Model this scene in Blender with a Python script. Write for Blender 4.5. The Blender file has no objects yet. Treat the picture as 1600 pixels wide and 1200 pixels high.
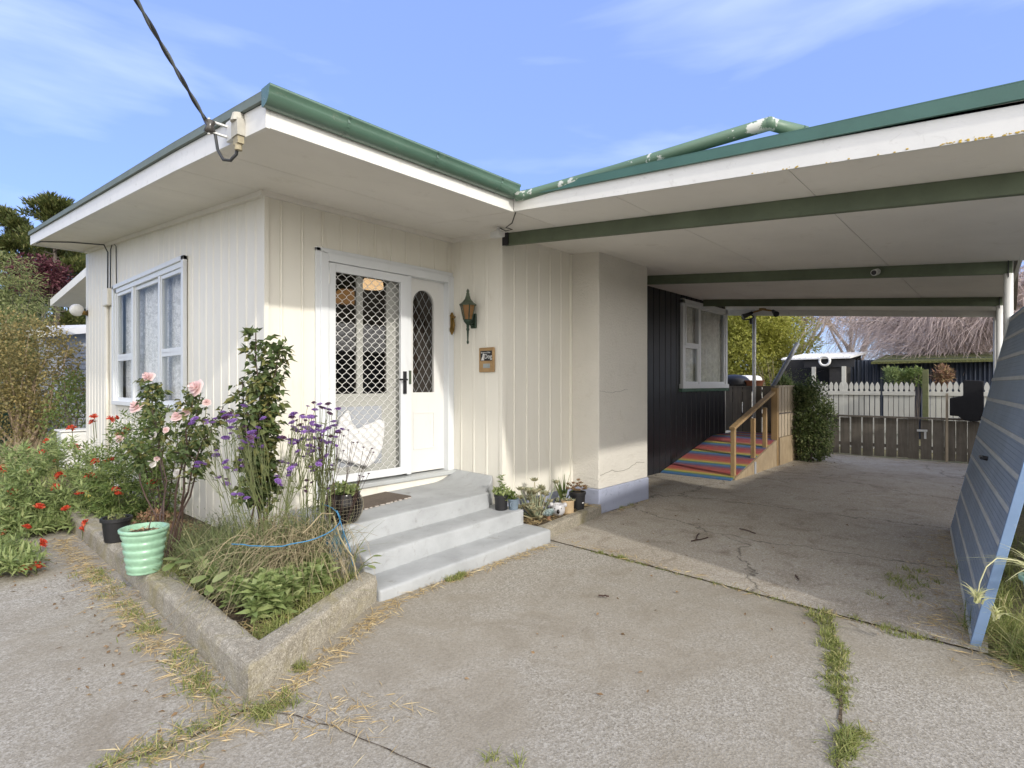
import bpy, bmesh, math, random
import numpy as np
from mathutils import Vector, Matrix, Euler
R = math.radians
random.seed(7); rng = np.random.default_rng(7)
SC = bpy.context.scene; COL = SC.collection

# ------------------------------------------------------------------ materials
def nd(nt, typ, **kw):
    n = nt.nodes.new(typ)
    for k, v in kw.items():
        if k in n.inputs: n.inputs[k].default_value = v
        else: setattr(n, k, v)
    return n
def newmat(name):
    m = bpy.data.materials.new(name); m.use_nodes = True
    nt = m.node_tree; b = nt.nodes['Principled BSDF']
    tc = nd(nt, 'ShaderNodeTexCoord')
    return m, nt, b, tc
def c4(c): return (c[0], c[1], c[2], 1)
def noise(nt, vec, scale, detail=4, rough=.55, dist=0, stretch=None):
    if stretch:
        mp = nd(nt, 'ShaderNodeMapping'); mp.inputs['Scale'].default_value = stretch
        nt.links.new(vec, mp.inputs['Vector']); vec = mp.outputs['Vector']
    n = nd(nt, 'ShaderNodeTexNoise', Scale=scale, Detail=detail, Roughness=rough, Distortion=dist)
    nt.links.new(vec, n.inputs['Vector']); return n
def ramp(nt, fac, stops):
    r = nd(nt, 'ShaderNodeValToRGB'); el = r.color_ramp.elements
    while len(el) < len(stops): el.new(.5)
    for e, (p, c) in zip(el, stops):
        e.position = p; e.color = c4(c) if not isinstance(c, (int, float)) else (c, c, c, 1)
    nt.links.new(fac, r.inputs['Fac']); return r.outputs['Color']
def mix(nt, fac, a, b, mode='MIX'):
    m = nd(nt, 'ShaderNodeMix', data_type='RGBA', blend_type=mode)
    for s, v in ((m.inputs['Factor'], fac), (m.inputs['A'], a), (m.inputs['B'], b)):
        if hasattr(v, 'links'): nt.links.new(v, s)
        elif isinstance(v, (tuple, list)): s.default_value = c4(v)
        else:
            s.default_value = v
    # colour sockets share names with float ones: use the RGBA pair
    return m.outputs['Result'] if False else m.outputs[2]
def mixc(nt, fac, a, b, mode='MIX'):
    m = nd(nt, 'ShaderNodeMix', data_type='RGBA', blend_type=mode)
    F, A, B = m.inputs[0], m.inputs[6], m.inputs[7]
    for s, v in ((F, fac), (A, a), (B, b)):
        if hasattr(v, 'links'): nt.links.new(v, s)
        elif isinstance(v, (tuple, list)): s.default_value = c4(v)
        else: s.default_value = v
    return m.outputs[2]
def bump(nt, b, h, strength=.3, dist=.01):
    n = nd(nt, 'ShaderNodeBump', Strength=strength, Distance=dist)
    nt.links.new(h, n.inputs['Height']); nt.links.new(n.outputs['Normal'], b.inputs['Normal'])

def paint(name, col, rough=.5, var=.12, dirt=(.25, .22, .16), damt=.25, scale=2.5, stretch=(1, 1, .25), bmp=.15, spec=.4):
    """painted or plain surface with uneven tone, grime streaks and a fine texture"""
    m, nt, b, tc = newmat(name); v = tc.outputs['Object']
    n1 = noise(nt, v, scale, 5, .6, stretch=stretch)
    c = mixc(nt, ramp(nt, n1.outputs['Fac'], [(.3, 0.), (.75, 1.)]), tuple(x * (1 - var) for x in col), col)
    n2 = noise(nt, v, scale * 3.1, 6, .7, .6, stretch=stretch)
    c = mixc(nt, ramp(nt, n2.outputs['Fac'], [(.58, 0.), (.8, damt)]), c, dirt)
    nt.links.new(c, b.inputs['Base Color'])
    n3 = noise(nt, v, 90, 4, .6)
    rr = nd(nt, 'ShaderNodeMapRange'); rr.inputs['To Min'].default_value = rough - .08; rr.inputs['To Max'].default_value = rough + .12
    nt.links.new(n2.outputs['Fac'], rr.inputs['Value']); nt.links.new(rr.outputs['Result'], b.inputs['Roughness'])
    b.inputs['Specular IOR Level'].default_value = spec
    bump(nt, b, n3.outputs['Fac'], bmp, .004)
    return m

def wood(name, c1, c2, scale=14, stretch=(1, 1, .08), rough=.75):
    m, nt, b, tc = newmat(name); v = tc.outputs['Object']
    n = noise(nt, v, scale, 6, .65, 1.2, stretch=stretch)
    c = ramp(nt, n.outputs['Fac'], [(.28, c1), (.72, c2)])
    n2 = noise(nt, v, 3, 4, .6)
    c = mixc(nt, ramp(nt, n2.outputs['Fac'], [(.45, 0.), (.75, .45)]), c, tuple(x * .55 for x in c1))
    nt.links.new(c, b.inputs['Base Color']); b.inputs['Roughness'].default_value = rough
    bump(nt, b, n.outputs['Fac'], .35, .006); return m

def concrete(name, c1, c2, dark, light, speck=140, stain=.55, moss=None, crack=False, big=.7, bmp=.5):
    m, nt, b, tc = newmat(name); v = tc.outputs['Object']
    n1 = noise(nt, v, big, 7, .62, .5)
    c = ramp(nt, n1.outputs['Fac'], [(.33, c1), (.66, c2)])
    n2 = noise(nt, v, 3.3, 7, .7, .8)
    c = mixc(nt, ramp(nt, n2.outputs['Fac'], [(.5, 0.), (.78, stain)]), c, dark)
    n3 = noise(nt, v, 1.6, 6, .7, 1.0)
    c = mixc(nt, ramp(nt, n3.outputs['Fac'], [(.56, 0.), (.8, .55)]), c, light)
    vo = nd(nt, 'ShaderNodeTexVoronoi', Scale=speck, feature='F1'); nt.links.new(v, vo.inputs['Vector'])
    vo2 = nd(nt, 'ShaderNodeTexVoronoi', Scale=speck * .55, feature='F1'); nt.links.new(v, vo2.inputs['Vector'])
    sep = nd(nt, 'ShaderNodeSeparateColor'); nt.links.new(vo.outputs['Color'], sep.inputs['Color'])
    c = mixc(nt, ramp(nt, sep.outputs['Red'], [(.0, .55), (.3, 0.)]), c, tuple(x * .42 for x in dark))
    c = mixc(nt, ramp(nt, sep.outputs['Green'], [(.72, 0.), (1., .55)]), c, tuple(min(.75, x * 1.45) for x in light))
    n4 = noise(nt, v, 45, 5, .7)
    c = mixc(nt, ramp(nt, n4.outputs['Fac'], [(.4, .35), (.62, 0.)]), c, tuple(x * .6 for x in dark))
    if moss:
        n5 = noise(nt, v, 2.2, 6, .7, .7)
        c = mixc(nt, ramp(nt, n5.outputs['Fac'], [(.5, 0.), (.68, .6)]), c, moss)
    if crack:
        nz = noise(nt, v, 2.5, 4, .6)
        mp = nd(nt, 'ShaderNodeVectorMath', operation='ADD'); nt.links.new(v, mp.inputs[0])
        sc = nd(nt, 'ShaderNodeVectorMath', operation='SCALE'); sc.inputs['Scale'].default_value = .5
        nt.links.new(nz.outputs['Color'], sc.inputs[0]); nt.links.new(sc.outputs['Vector'], mp.inputs[1])
        vc = nd(nt, 'ShaderNodeTexVoronoi', Scale=.42, feature='DISTANCE_TO_EDGE'); nt.links.new(mp.outputs['Vector'], vc.inputs['Vector'])
        c = mixc(nt, ramp(nt, vc.outputs['Distance'], [(.0, .75), (.006, 0.)]), c, (.05, .045, .035))
    nt.links.new(c, b.inputs['Base Color']); b.inputs['Roughness'].default_value = .88
    b.inputs['Specular IOR Level'].default_value = .25
    ad = nd(nt, 'ShaderNodeMath', operation='ADD'); nt.links.new(vo2.outputs['Distance'], ad.inputs[0]); nt.links.new(n4.outputs['Fac'], ad.inputs[1])
    bump(nt, b, ad.outputs['Value'], bmp, .008); return m

def leafmat(name, c1, c2, c3=None, trans=.35, rough=.5, spec=.3):
    """per-leaf colour variation, with light passing through the blade"""
    m, nt, b, tc = newmat(name)
    g = nd(nt, 'ShaderNodeNewGeometry')
    st = [(.0, c1), (.6, c2)] + ([(1., c3)] if c3 else [])
    c = ramp(nt, g.outputs['Random Per Island'], st)
    n = noise(nt, tc.outputs['Object'], 2.2, 3, .6)
    c = mixc(nt, ramp(nt, n.outputs['Fac'], [(.4, 0.), (.7, .5)]), c, c2)
    nt.links.new(c, b.inputs['Base Color']); b.inputs['Roughness'].default_value = rough
    b.inputs['Specular IOR Level'].default_value = spec
    t = nd(nt, 'ShaderNodeBsdfTranslucent'); nt.links.new(c, t.inputs['Color'])
    mx = nd(nt, 'ShaderNodeMixShader'); mx.inputs['Fac'].default_value = trans
    out = nt.nodes['Material Output']
    nt.links.new(b.outputs['BSDF'], mx.inputs[1]); nt.links.new(t.outputs['BSDF'], mx.inputs[2]); nt.links.new(mx.outputs['Shader'], out.inputs['Surface'])
    return m
def plain(name, col, rough=.5, metal=0., spec=.5, coat=0.):
    m, nt, b, tc = newmat(name)
    n = noise(nt, tc.outputs['Object'], 12, 5, .65)
    c = mixc(nt, ramp(nt, n.outputs['Fac'], [(.35, 0.), (.75, 1.)]), tuple(x * .75 for x in col), tuple(min(1, x * 1.1) for x in col))
    nt.links.new(c, b.inputs['Base Color']); b.inputs['Roughness'].default_value = rough; b.inputs['Metallic'].default_value = metal
    b.inputs['Specular IOR Level'].default_value = spec; b.inputs['Coat Weight'].default_value = coat
    return m
def glassmat(name, tint=(.95, .96, .96), fac=.02):
    m, nt, b, tc = newmat(name); nt.nodes.remove(b)
    t = nd(nt, 'ShaderNodeBsdfTransparent'); t.inputs['Color'].default_value = c4(tint)
    g = nd(nt, 'ShaderNodeBsdfGlossy'); g.inputs['Roughness'].default_value = .03
    lw = nd(nt, 'ShaderNodeLayerWeight', Blend=.35)
    mr = nd(nt, 'ShaderNodeMapRange'); mr.inputs['To Min'].default_value = fac * .5; mr.inputs['To Max'].default_value = min(1, fac * 4)
    nt.links.new(lw.outputs['Fresnel'], mr.inputs['Value'])
    mx = nd(nt, 'ShaderNodeMixShader'); nt.links.new(mr.outputs['Result'], mx.inputs['Fac'])
    nt.links.new(t.outputs['BSDF'], mx.inputs[1]); nt.links.new(g.outputs['BSDF'], mx.inputs[2])
    nt.links.new(mx.outputs['Shader'], nt.nodes['Material Output'].inputs['Surface']); return m
def emit(name, col, s):
    m, nt, b, tc = newmat(name); b.inputs['Base Color'].default_value = c4(col)
    b.inputs['Emission Color'].default_value = c4(col); b.inputs['Emission Strength'].default_value = s; return m

M = {}
M['cream'] = paint('cream_paint', (.78, .75, .665), .45, .08, (.46, .40, .28), .32)
M['white'] = paint('white_paint', (.72, .715, .69), .4, .06, (.4, .37, .3), .3, bmp=.1)
M['fascia'] = paint('fascia_paint', (.74, .73, .69), .45, .08, (.30, .28, .24), .55, scale=4, stretch=(1, 1, 1))
M['frame'] = paint('frame_paint', (.70, .72, .735), .35, .05, (.45, .43, .4), .25, bmp=.08)
M['soffit'] = paint('soffit_board', (.78, .75, .69), .7, .1, (.36, .32, .25), .3, scale=1.6, stretch=(1, 1, 1))
M['csoffit'] = paint('carport_lining', (.84, .815, .76), .65, .1, (.40, .35, .27), .3, scale=1.3, stretch=(1, 1, 1))
M['silver'] = paint('silver_sill', (.48, .50, .50), .4, .15, (.25, .24, .2), .5, stretch=(1, 1, 1))
M['gap'] = plain('dark_gap', (.16, .14, .11), .9)
M['cgap'] = plain('joint_gap', (.34, .31, .26), .9)
M['green'] = paint('green_metal', (.085, .16, .115), .22, .25, (.20, .20, .16), .5, scale=5, stretch=(.5, 1, 1), bmp=.03, spec=.8)
M['greybar'] = paint('grey_green_flashing', (.165, .20, .18), .65, .2, (.1, .1, .09), .4, scale=5, stretch=(1, 1, 1))
M['roofgreen'] = paint('roof_green', (.065, .15, .12), .4, .2, (.06, .09, .07), .4, scale=4, stretch=(1, 1, 1))
M['beam'] = paint('green_beam_paint', (.135, .165, .105), .6, .3, (.05, .06, .04), .5, scale=3, stretch=(1, 1, 1), bmp=.3)
M['black'] = paint('black_boards', (.017, .018, .022), .42, .25, (.05, .05, .05), .5, scale=3)
M['steel'] = paint('white_steel', (.68, .68, .66), .45, .1, (.3, .26, .2), .5, scale=6)
M['steps'] = paint('painted_step_concrete', (.42, .435, .445), .7, .26, (.20, .19, .165), .85, scale=3.4, stretch=(1, 1, 1), bmp=.35)
M['basepaint'] = paint('blue_grey_base', (.36, .39, .50), .7, .12, (.13, .14, .15), .7, scale=4, stretch=(1, 1, 1), bmp=.3)
M['drive'] = concrete('driveway_concrete', (.32, .295, .25), (.42, .395, .345), (.21, .185, .145), (.52, .50, .46), 230, .85, crack=False, bmp=.22, big=.45)
def worn_drive():
    m, nt, b, tc = newmat('driveway_concrete'); v = tc.outputs['Object']
    n1 = noise(nt, v, .55, 9, .66, .6); n2 = noise(nt, v, 2.6, 8, .7, .8); n3 = noise(nt, v, 60, 5, .7); n4 = noise(nt, v, .23, 4, .6, .3)
    film = ramp(nt, n2.outputs['Fac'], [(.3, (.215, .185, .14)), (.5, (.295, .264, .21)), (.7, (.35, .322, .27))])
    vo = nd(nt, 'ShaderNodeTexVoronoi', Scale=95); nt.links.new(v, vo.inputs['Vector']); sp = nd(nt, 'ShaderNodeSeparateColor'); nt.links.new(vo.outputs['Color'], sp.inputs['Color'])
    vs = nd(nt, 'ShaderNodeTexVoronoi', Scale=210); nt.links.new(v, vs.inputs['Vector']); s2 = nd(nt, 'ShaderNodeSeparateColor'); nt.links.new(vs.outputs['Color'], s2.inputs['Color'])
    agg = ramp(nt, sp.outputs['Red'], [(.0, (.12, .108, .09)), (.25, (.255, .238, .20)), (.6, (.365, .345, .305)), (.9, (.53, .51, .465))])
    agg = mixc(nt, .45, agg, ramp(nt, s2.outputs['Green'], [(.0, (.10, .09, .07)), (.5, (.335, .312, .27)), (1., (.54, .515, .47))]))
    wm = nd(nt, 'ShaderNodeMath', operation='ADD'); nt.links.new(n1.outputs['Fac'], wm.inputs[0])
    w2 = nd(nt, 'ShaderNodeMath', operation='MULTIPLY'); w2.inputs[1].default_value = .35; nt.links.new(n2.outputs['Fac'], w2.inputs[0]); nt.links.new(w2.outputs[0], wm.inputs[1])
    c = mixc(nt, ramp(nt, wm.outputs[0], [(.58, .22), (.76, .95)]), film, agg)
    c = mixc(nt, ramp(nt, n4.outputs['Fac'], [(.42, .35), (.6, 0.)]), c, (.22, .195, .15))
    c = mixc(nt, ramp(nt, n3.outputs['Fac'], [(.33, .5), (.5, 0.)]), c, (.15, .13, .10))
    n5 = noise(nt, v, 5.5, 6, .75, 1.5); c = mixc(nt, ramp(nt, n5.outputs['Fac'], [(.62, 0.), (.72, .5)]), c, (.19, .155, .11))
    nt.links.new(c, b.inputs['Base Color']); b.inputs['Roughness'].default_value = .88; b.inputs['Specular IOR Level'].default_value = .25
    ad = nd(nt, 'ShaderNodeMath', operation='ADD'); nt.links.new(vo.outputs['Distance'], ad.inputs[0]); nt.links.new(n3.outputs['Fac'], ad.inputs[1])
    bump(nt, b, ad.outputs[0], .28, .006); return m
M['drive'] = worn_drive()
M['cfloor'] = concrete('carport_concrete', (.37, .325, .255), (.47, .43, .36), (.17, .13, .085), (.60, .575, .52), 230, .95, crack=True, bmp=.3)
M['kerb'] = concrete('kerb_concrete', (.30, .27, .21), (.39, .36, .295), (.17, .145, .11), (.46, .43, .37), 190, .6, moss=(.25, .21, .075), big=2.0, bmp=.3)
M['soil'] = concrete('soil', (.07, .05, .033), (.13, .10, .065), (.05, .036, .024), (.2, .16, .1), 60, .6, bmp=.9)
M['dirt'] = concrete('dry_ground', (.12, .11, .06), (.20, .175, .09), (.08, .07, .04), (.24, .2, .12), 40, .6, moss=(.10, .12, .035), bmp=.8)
M['glass'] = glassmat('window_glass')
M['dglass'] = glassmat('door_glass', (.55, .52, .5), .10)
M['lead'] = plain('lead_strip', (.38, .39, .39), .4, .2)
M['brass'] = plain('aged_brass', (.30, .19, .06), .35, .8)
M['lampgreen'] = plain('verdigris_iron', (.03, .055, .035), .45, .4)
M['lampcopper'] = plain('verdigris_cap', (.10, .125, .085), .5, .4)
M['amber'] = plain('amber_glass', (.22, .11, .035), .15, 0, .5)
M['blackplastic'] = plain('black_plastic', (.016, .016, .018), .45)
M['darkmetal'] = plain('dark_metal', (.04, .04, .045), .35, .6)
M['cable'] = plain('cable_sheath', (.03, .032, .034), .5)
M['ceramicblack'] = plain('black_glaze', (.012, .009, .008), .16, 0, .35, .0)
M['mint'] = plain('mint_plastic', (.30, .50, .35), .3, 0, .5)
M['terracotta'] = plain('terracotta', (.36, .13, .06), .8)
M['tan'] = plain('tan_glaze', (.50, .37, .22), .5)
M['greyblue'] = plain('grey_blue_glaze', (.17, .22, .27), .4)
M['koala'] = plain('pale_grey_glaze', (.55, .54, .55), .3)
M['wire'] = plain('pale_wire', (.36, .32, .22), .5)
M['bark'] = wood('bark', (.07, .055, .045), (.17, .14, .115), 16)
M['palebark'] = wood('pale_bark', (.24, .20, .17), (.42, .37, .33), 12)
M['twig'] = plain('pinkish_twig', (.52, .41, .36), .8)
M['twig2'] = plain('straw_twig', (.40, .30, .21), .8)
M['newwood'] = wood('treated_pine', (.30, .19, .085), (.46, .32, .16), 12)
M['greywood'] = wood('weathered_boards', (.115, .10, .08), (.21, .185, .15), 12)
M['decktan'] = wood('tan_slats', (.36, .29, .20), (.52, .44, .33), 12)
M['ply'] = wood('plywood_sheet', (.30, .22, .13), (.43, .34, .22), 7, (1, 1, .3))
M['whitewood'] = paint('whitewashed_pickets', (.54, .53, .47), .7, .15, (.28, .27, .20), .7, scale=6)
M['doorblue'] = paint('faded_blue_paint', (.29, .365, .475), .55, .22, (.34, .36, .36), .75, scale=2.2, stretch=(1, 1, 1), bmp=.2)
M['doorrib'] = paint('pale_rib_edge', (.54, .57, .58), .6, .2, (.42, .40, .34), .7, scale=5, stretch=(1, 1, 1))  # ribs in a paler tone than the door skin
M['stripframe'] = paint('blue_frame_paint', (.21, .31, .47), .55, .15, (.4, .43, .46), .6, scale=6, stretch=(1, 1, 1))
M['mat'] = wood('doormat_fibre', (.085, .065, .05), (.15, .12, .095), 60, (1, 1, 1), .95)
M['cloth'] = plain('matte_white', (.82, .82, .82), .8)  # plain white for the shape behind the screen door
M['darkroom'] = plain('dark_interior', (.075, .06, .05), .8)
M['shade'] = emit('lamp_shade_glow', (1., .74, .42), 1.5)
M['corr'] = paint('dark_blue_iron', (.035, .045, .07), .5, .3, (.1, .1, .09), .5)
M['moss'] = concrete('mossy_roof', (.08, .085, .03), (.15, .16, .05), (.06, .05, .03), (.2, .2, .08), 50, .6, bmp=.8)
M['whiteroof'] = paint('white_iron', (.78, .78, .78), .45, .15, (.35, .33, .3), .5, stretch=(1, 1, 1))
M['greyboards'] = paint('grey_weatherboards', (.40, .42, .46), .55, .12, (.25, .25, .24), .4)
M['bin'] = plain('dark_green_plastic', (.012, .05, .04), .4)
M['twine'] = plain('blue_twine', (.05, .20, .36), .7)
# rainbow ramp boards: bands run across the slope
def rainbow():
    m, nt, b, tc = newmat('rainbow_paint'); sp = nd(nt, 'ShaderNodeSeparateXYZ'); nt.links.new(tc.outputs['Object'], sp.inputs['Vector'])
    a = nd(nt, 'ShaderNodeMath', operation='MULTIPLY'); a.inputs[1].default_value = 1 / .545; ofs = nd(nt, 'ShaderNodeMath', operation='ADD'); ofs.inputs[1].default_value = 2.43; nt.links.new(sp.outputs['X'], ofs.inputs[0]); nt.links.new(ofs.outputs[0], a.inputs[0])
    f = nd(nt, 'ShaderNodeMath', operation='FRACT'); nt.links.new(a.outputs[0], f.inputs[0])
    r = nd(nt, 'ShaderNodeValToRGB'); r.color_ramp.interpolation = 'CONSTANT'
    cs = [(.0, (.02, .15, .36)), (.13, (.06, .21, .09)), (.21, (.50, .40, .06)), (.34, (.48, .13, .05)), (.46, (.42, .045, .04)), (.70, (.32, .04, .055)), (.86, (.10, .06, .17))]
    el = r.color_ramp.elements
    while len(el) < len(cs): el.new(.5)
    for e, (p, c) in zip(el, cs): e.position = p; e.color = c4(c)
    nt.links.new(f.outputs[0], r.inputs['Fac'])
    n = noise(nt, tc.outputs['Object'], 9, 6, .7, 1)
    c = mixc(nt, ramp(nt, n.outputs['Fac'], [(.35, .12), (.8, .6)]), r.outputs['Color'], (.22, .19, .16))
    nt.links.new(c, b.inputs['Base Color']); b.inputs['Roughness'].default_value = .7; return m
M['rainbow'] = rainbow()
def roughcast():
    m = paint('roughcast_plaster', (.755, .72, .645), .8, .08, (.45, .4, .3), .3, scale=2, stretch=(1, 1, 1))
    nt = m.node_tree; b = nt.nodes['Principled BSDF']; tc = [n for n in nt.nodes if n.type == 'TEX_COORD'][0]
    n = noise(nt, tc.outputs['Object'], 38, 6, .7, .4); bump(nt, b, n.outputs['Fac'], .9, .02)
    return m
M['roughcast'] = roughcast()
def lace():
    m, nt, b, tc = newmat('lace_curtain'); v = tc.outputs['Object']
    vo = nd(nt, 'ShaderNodeTexVoronoi', Scale=9); nt.links.new(v, vo.inputs['Vector'])
    n = noise(nt, v, 26, 5, .75, 1.2)
    c = mixc(nt, ramp(nt, n.outputs['Fac'], [(.40, 0.), (.62, 1.)]), (.52, .52, .54), (.88, .87, .88))
    c = mixc(nt, ramp(nt, vo.outputs['Distance'], [(.2, .5), (.5, 0.)]), c, (.82, .82, .85))
    nt.links.new(c, b.inputs['Base Color']); b.inputs['Roughness'].default_value = .9; return m
M['lace'] = lace()
M['net'] = plain('net_curtain', (.78, .765, .70), .9)
# foliage
M['lf_mid'] = leafmat('leaf_mid_green', (.09, .14, .035), (.16, .22, .065), (.26, .29, .10))
M['lf_bright'] = leafmat('leaf_fresh_green', (.15, .21, .07), (.26, .32, .12), (.37, .41, .18))
M['lf_rose'] = leafmat('leaf_rose', (.055, .085, .03), (.11, .15, .055), (.27, .24, .08), .3)
M['lf_dark'] = leafmat('leaf_dark', (.055, .085, .03), (.11, .15, .05), (.27, .29, .13), .3)
M['lf_conifer'] = leafmat('leaf_conifer', (.045, .065, .018), (.10, .12, .035), (.18, .17, .06), .25)
M['lf_gold'] = leafmat('leaf_golden_cypress', (.24, .26, .05), (.42, .42, .09), (.56, .53, .17), .5)
M['lf_autumn'] = leafmat('leaf_autumn', (.16, .15, .06), (.27, .23, .10), (.42, .33, .13), .35)
M['lf_plum'] = leafmat('leaf_plum', (.06, .018, .025), (.12, .04, .05), (.16, .07, .07), .3)
M['lf_olive'] = leafmat('leaf_olive', (.10, .13, .04), (.19, .22, .08), (.28, .27, .12), .3)
M['lf_grey'] = leafmat('leaf_succulent', (.17, .21, .13), (.30, .33, .22), (.42, .36, .22), .1)
M['lf_bluegrey'] = leafmat('leaf_blue_succulent', (.30, .38, .38), (.40, .48, .48), None, .1)
M['lf_brown'] = leafmat('leaf_brown_succulent', (.16, .09, .05), (.30, .17, .10), (.26, .22, .1), .15)
M['lf_pale'] = leafmat('leaf_striped', (.40, .44, .18), (.62, .60, .36), (.42, .46, .12), .3)
M['lf_bare'] = leafmat('leaf_dry_sparse', (.28, .18, .12), (.40, .27, .19), (.34, .30, .14), .3)
M['straw'] = leafmat('dry_straw', (.34, .24, .11), (.52, .40, .21), (.64, .54, .33), .2, .8)
M['drygrass'] = leafmat('dry_stalks', (.24, .20, .12), (.40, .33, .21), (.24, .25, .12), .2, .8)
M['grass'] = leafmat('grass_blade', (.15, .19, .05), (.26, .29, .09), (.44, .40, .19), .35)
M['lav'] = leafmat('grey_green_stalk', (.12, .16, .06), (.20, .23, .10), (.30, .28, .15), .3)
M['debris'] = leafmat('dead_leaf', (.13, .08, .04), (.26, .17, .09), (.40, .30, .18), .1, .85)
M['stem'] = plain('rose_stem', (.065, .036, .026), .6)
M['gstem'] = plain('green_stem', (.13, .15, .055), .6)
M['rose'] = leafmat('pink_petal', (.80, .58, .57), (.84, .68, .66), None, .35)
M['rosew'] = leafmat('white_petal', (.80, .76, .72), (.84, .81, .78), None, .3)
M['red'] = leafmat('red_petal', (.50, .035, .02), (.62, .08, .035), (.62, .16, .08), .25)
M['purple'] = leafmat('purple_floret', (.20, .09, .34), (.32, .17, .50), (.46, .30, .64), .25)
M['purpled'] = leafmat('spent_floret', (.08, .03, .07), (.15, .07, .13), (.2, .1, .2), .2)
M['yellow'] = leafmat('yellow_leaf', (.60, .52, .10), (.70, .62, .18), None, .3)

# ------------------------------------------------------------------ mesh builder
class MB:
    def __init__(s): s.v = []; s.f = []; s.n = 0
    def add(s, v, f):
        k = s.n; s.v.extend(tuple(p) for p in v); s.f.extend(tuple(i + k for i in q) for q in f); s.n += len(v); return s
    def box(s, x0, x1, y0, y1, z0, z1):
        return s.hexa([(x0, y0, z0), (x1, y0, z0), (x1, y1, z0), (x0, y1, z0)], [(x0, y0, z1), (x1, y0, z1), (x1, y1, z1), (x0, y1, z1)])
    def hexa(s, lo, hi):
        n = len(lo)
        return s.add(list(lo) + list(hi), [tuple(range(n))[::-1], tuple(range(n, 2 * n))] + [(i, (i + 1) % n, n + (i + 1) % n, n + i) for i in range(n)])
    def bar(s, p, q, w, h, up=(0, 0, 1)):
        p, q = Vector(p), Vector(q); d = (q - p).normalized(); u = Vector(up); sd = d.cross(u).normalized(); u = sd.cross(d)
        o = [sd * (w / 2) * i + u * (h / 2) * j for i, j in ((-1, -1), (1, -1), (1, 1), (-1, 1))]
        return s.hexa([p + k for k in o], [q + k for k in o])
    def tube(s, pts, r, n=8, cap=True):
        pts = [Vector(p) for p in pts]; m = len(pts)
        rs = r if isinstance(r, (list, tuple)) else [r] * m
        v = []; f = []; ref = None
        for i, p in enumerate(pts):
            d = (pts[min(i + 1, m - 1)] - pts[max(i - 1, 0)])
            d = d.normalized() if d.length > 1e-9 else Vector((0, 0, 1))
            if ref is None:
                ref = d.orthogonal().normalized()
            else:
                ref = (ref - d * ref.dot(d)); ref = ref.normalized() if ref.length > 1e-6 else d.orthogonal().normalized()
            b = d.cross(ref)
            for k in range(n):
                t = 2 * math.pi * k / n; v.append(p + (ref * math.cos(t) + b * math.sin(t)) * rs[i])
        for i in range(m - 1):
            for k in range(n):
                f.append((i * n + k, i * n + (k + 1) % n, (i + 1) * n + (k + 1) % n, (i + 1) * n + k))
        if cap and n > 2: f.append(tuple(range(n))[::-1]); f.append(tuple((m - 1) * n + k for k in range(n)))
        return s.add(v, f)
    def lathe(s, prof, c=(0, 0, 0), n=24, mat=None):
        v = []; f = []; m = len(prof)
        for r, z in prof:
            for k in range(n):
                t = 2 * math.pi * k / n; p = Vector((r * math.cos(t), r * math.sin(t), z))
                v.append((mat @ p if mat else p) + Vector(c))
        for i in range(m - 1):
            for k in range(n): f.append((i * n + k, i * n + (k + 1) % n, (i + 1) * n + (k + 1) % n, (i + 1) * n + k))
        f.append(tuple(range(n))[::-1]); f.append(tuple((m - 1) * n + k for k in range(n)))
        return s.add(v, f)
    def sphere(s, c, r, n=12, sc=(1, 1, 1)):
        m = n // 2; prof = [(max(1e-4, math.sin(math.pi * i / m)), -math.cos(math.pi * i / m)) for i in range(m + 1)]
        return s.lathe(prof, c, n, Matrix.Diagonal((r * sc[0], r * sc[1], r * sc[2])))
    def np(s, V, F):
        k = s.n; s.v.extend(map(tuple, V.tolist())); s.f.extend(map(tuple, (F + k).tolist())); s.n += len(V); return s
    def build(s, name, mat, parent=None, origin=None, smooth=False, bevel=0, seg=2):
        base = Vector((0, 0, 0))
        if parent is not None: base = WLOC[parent.name]
        elif origin is not None: base = Vector(origin)
        me = bpy.data.meshes.new(name)
        me.from_pydata([(v[0] - base.x, v[1] - base.y, v[2] - base.z) for v in s.v], [], s.f)
        me.materials.append(mat); me.update()
        if smooth: me.polygons.foreach_set('use_smooth', [True] * len(me.polygons))
        o = bpy.data.objects.new(name, me); COL.objects.link(o)
        if parent is not None: o.parent = parent; WLOC[o.name] = base.copy()
        else: o.location = base; WLOC[o.name] = base.copy()
        if bevel:
            bm = bmesh.new(); bm.from_mesh(me); bmesh.ops.remove_doubles(bm, verts=bm.verts, dist=1e-5)
            bmesh.ops.recalc_face_normals(bm, faces=bm.faces); bm.to_mesh(me); bm.free()
            b = o.modifiers.new('bevel', 'BEVEL'); b.width = bevel; b.segments = seg; b.limit_method = 'ANGLE'
        return o
WLOC = {}
def tag(o, label=None, cat=None, group=None, kind=None):
    if label: o['label'] = label
    if cat: o['category'] = cat
    if group: o['group'] = group
    if kind: o['kind'] = kind
    return o
def thing(name, loc, label, cat, group=None):
    o = bpy.data.objects.new(name, None); COL.objects.link(o); o.location = loc; o.empty_display_size = .1
    WLOC[o.name] = Vector(loc); return tag(o, label, cat, group)
def stick(name, mesh, parent, wpos, rot=(0, 0, 0), sc=1):
    """link another copy of a finished mesh under a thing, at a world position"""
    o = bpy.data.objects.new(name, mesh); COL.objects.link(o); o.parent = parent
    o.location = Vector(wpos) - WLOC[parent.name]; o.rotation_euler = rot; o.scale = (sc, sc, sc) if isinstance(sc, (int, float)) else sc; WLOC[o.name] = Vector(wpos); return o
def mesh_only(mb, name, mat, smooth=False):
    me = bpy.data.meshes.new(name); me.from_pydata(mb.v, [], mb.f); me.materials.append(mat); me.update()
    if smooth: me.polygons.foreach_set('use_smooth', [True] * len(me.polygons))
    return me

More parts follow.
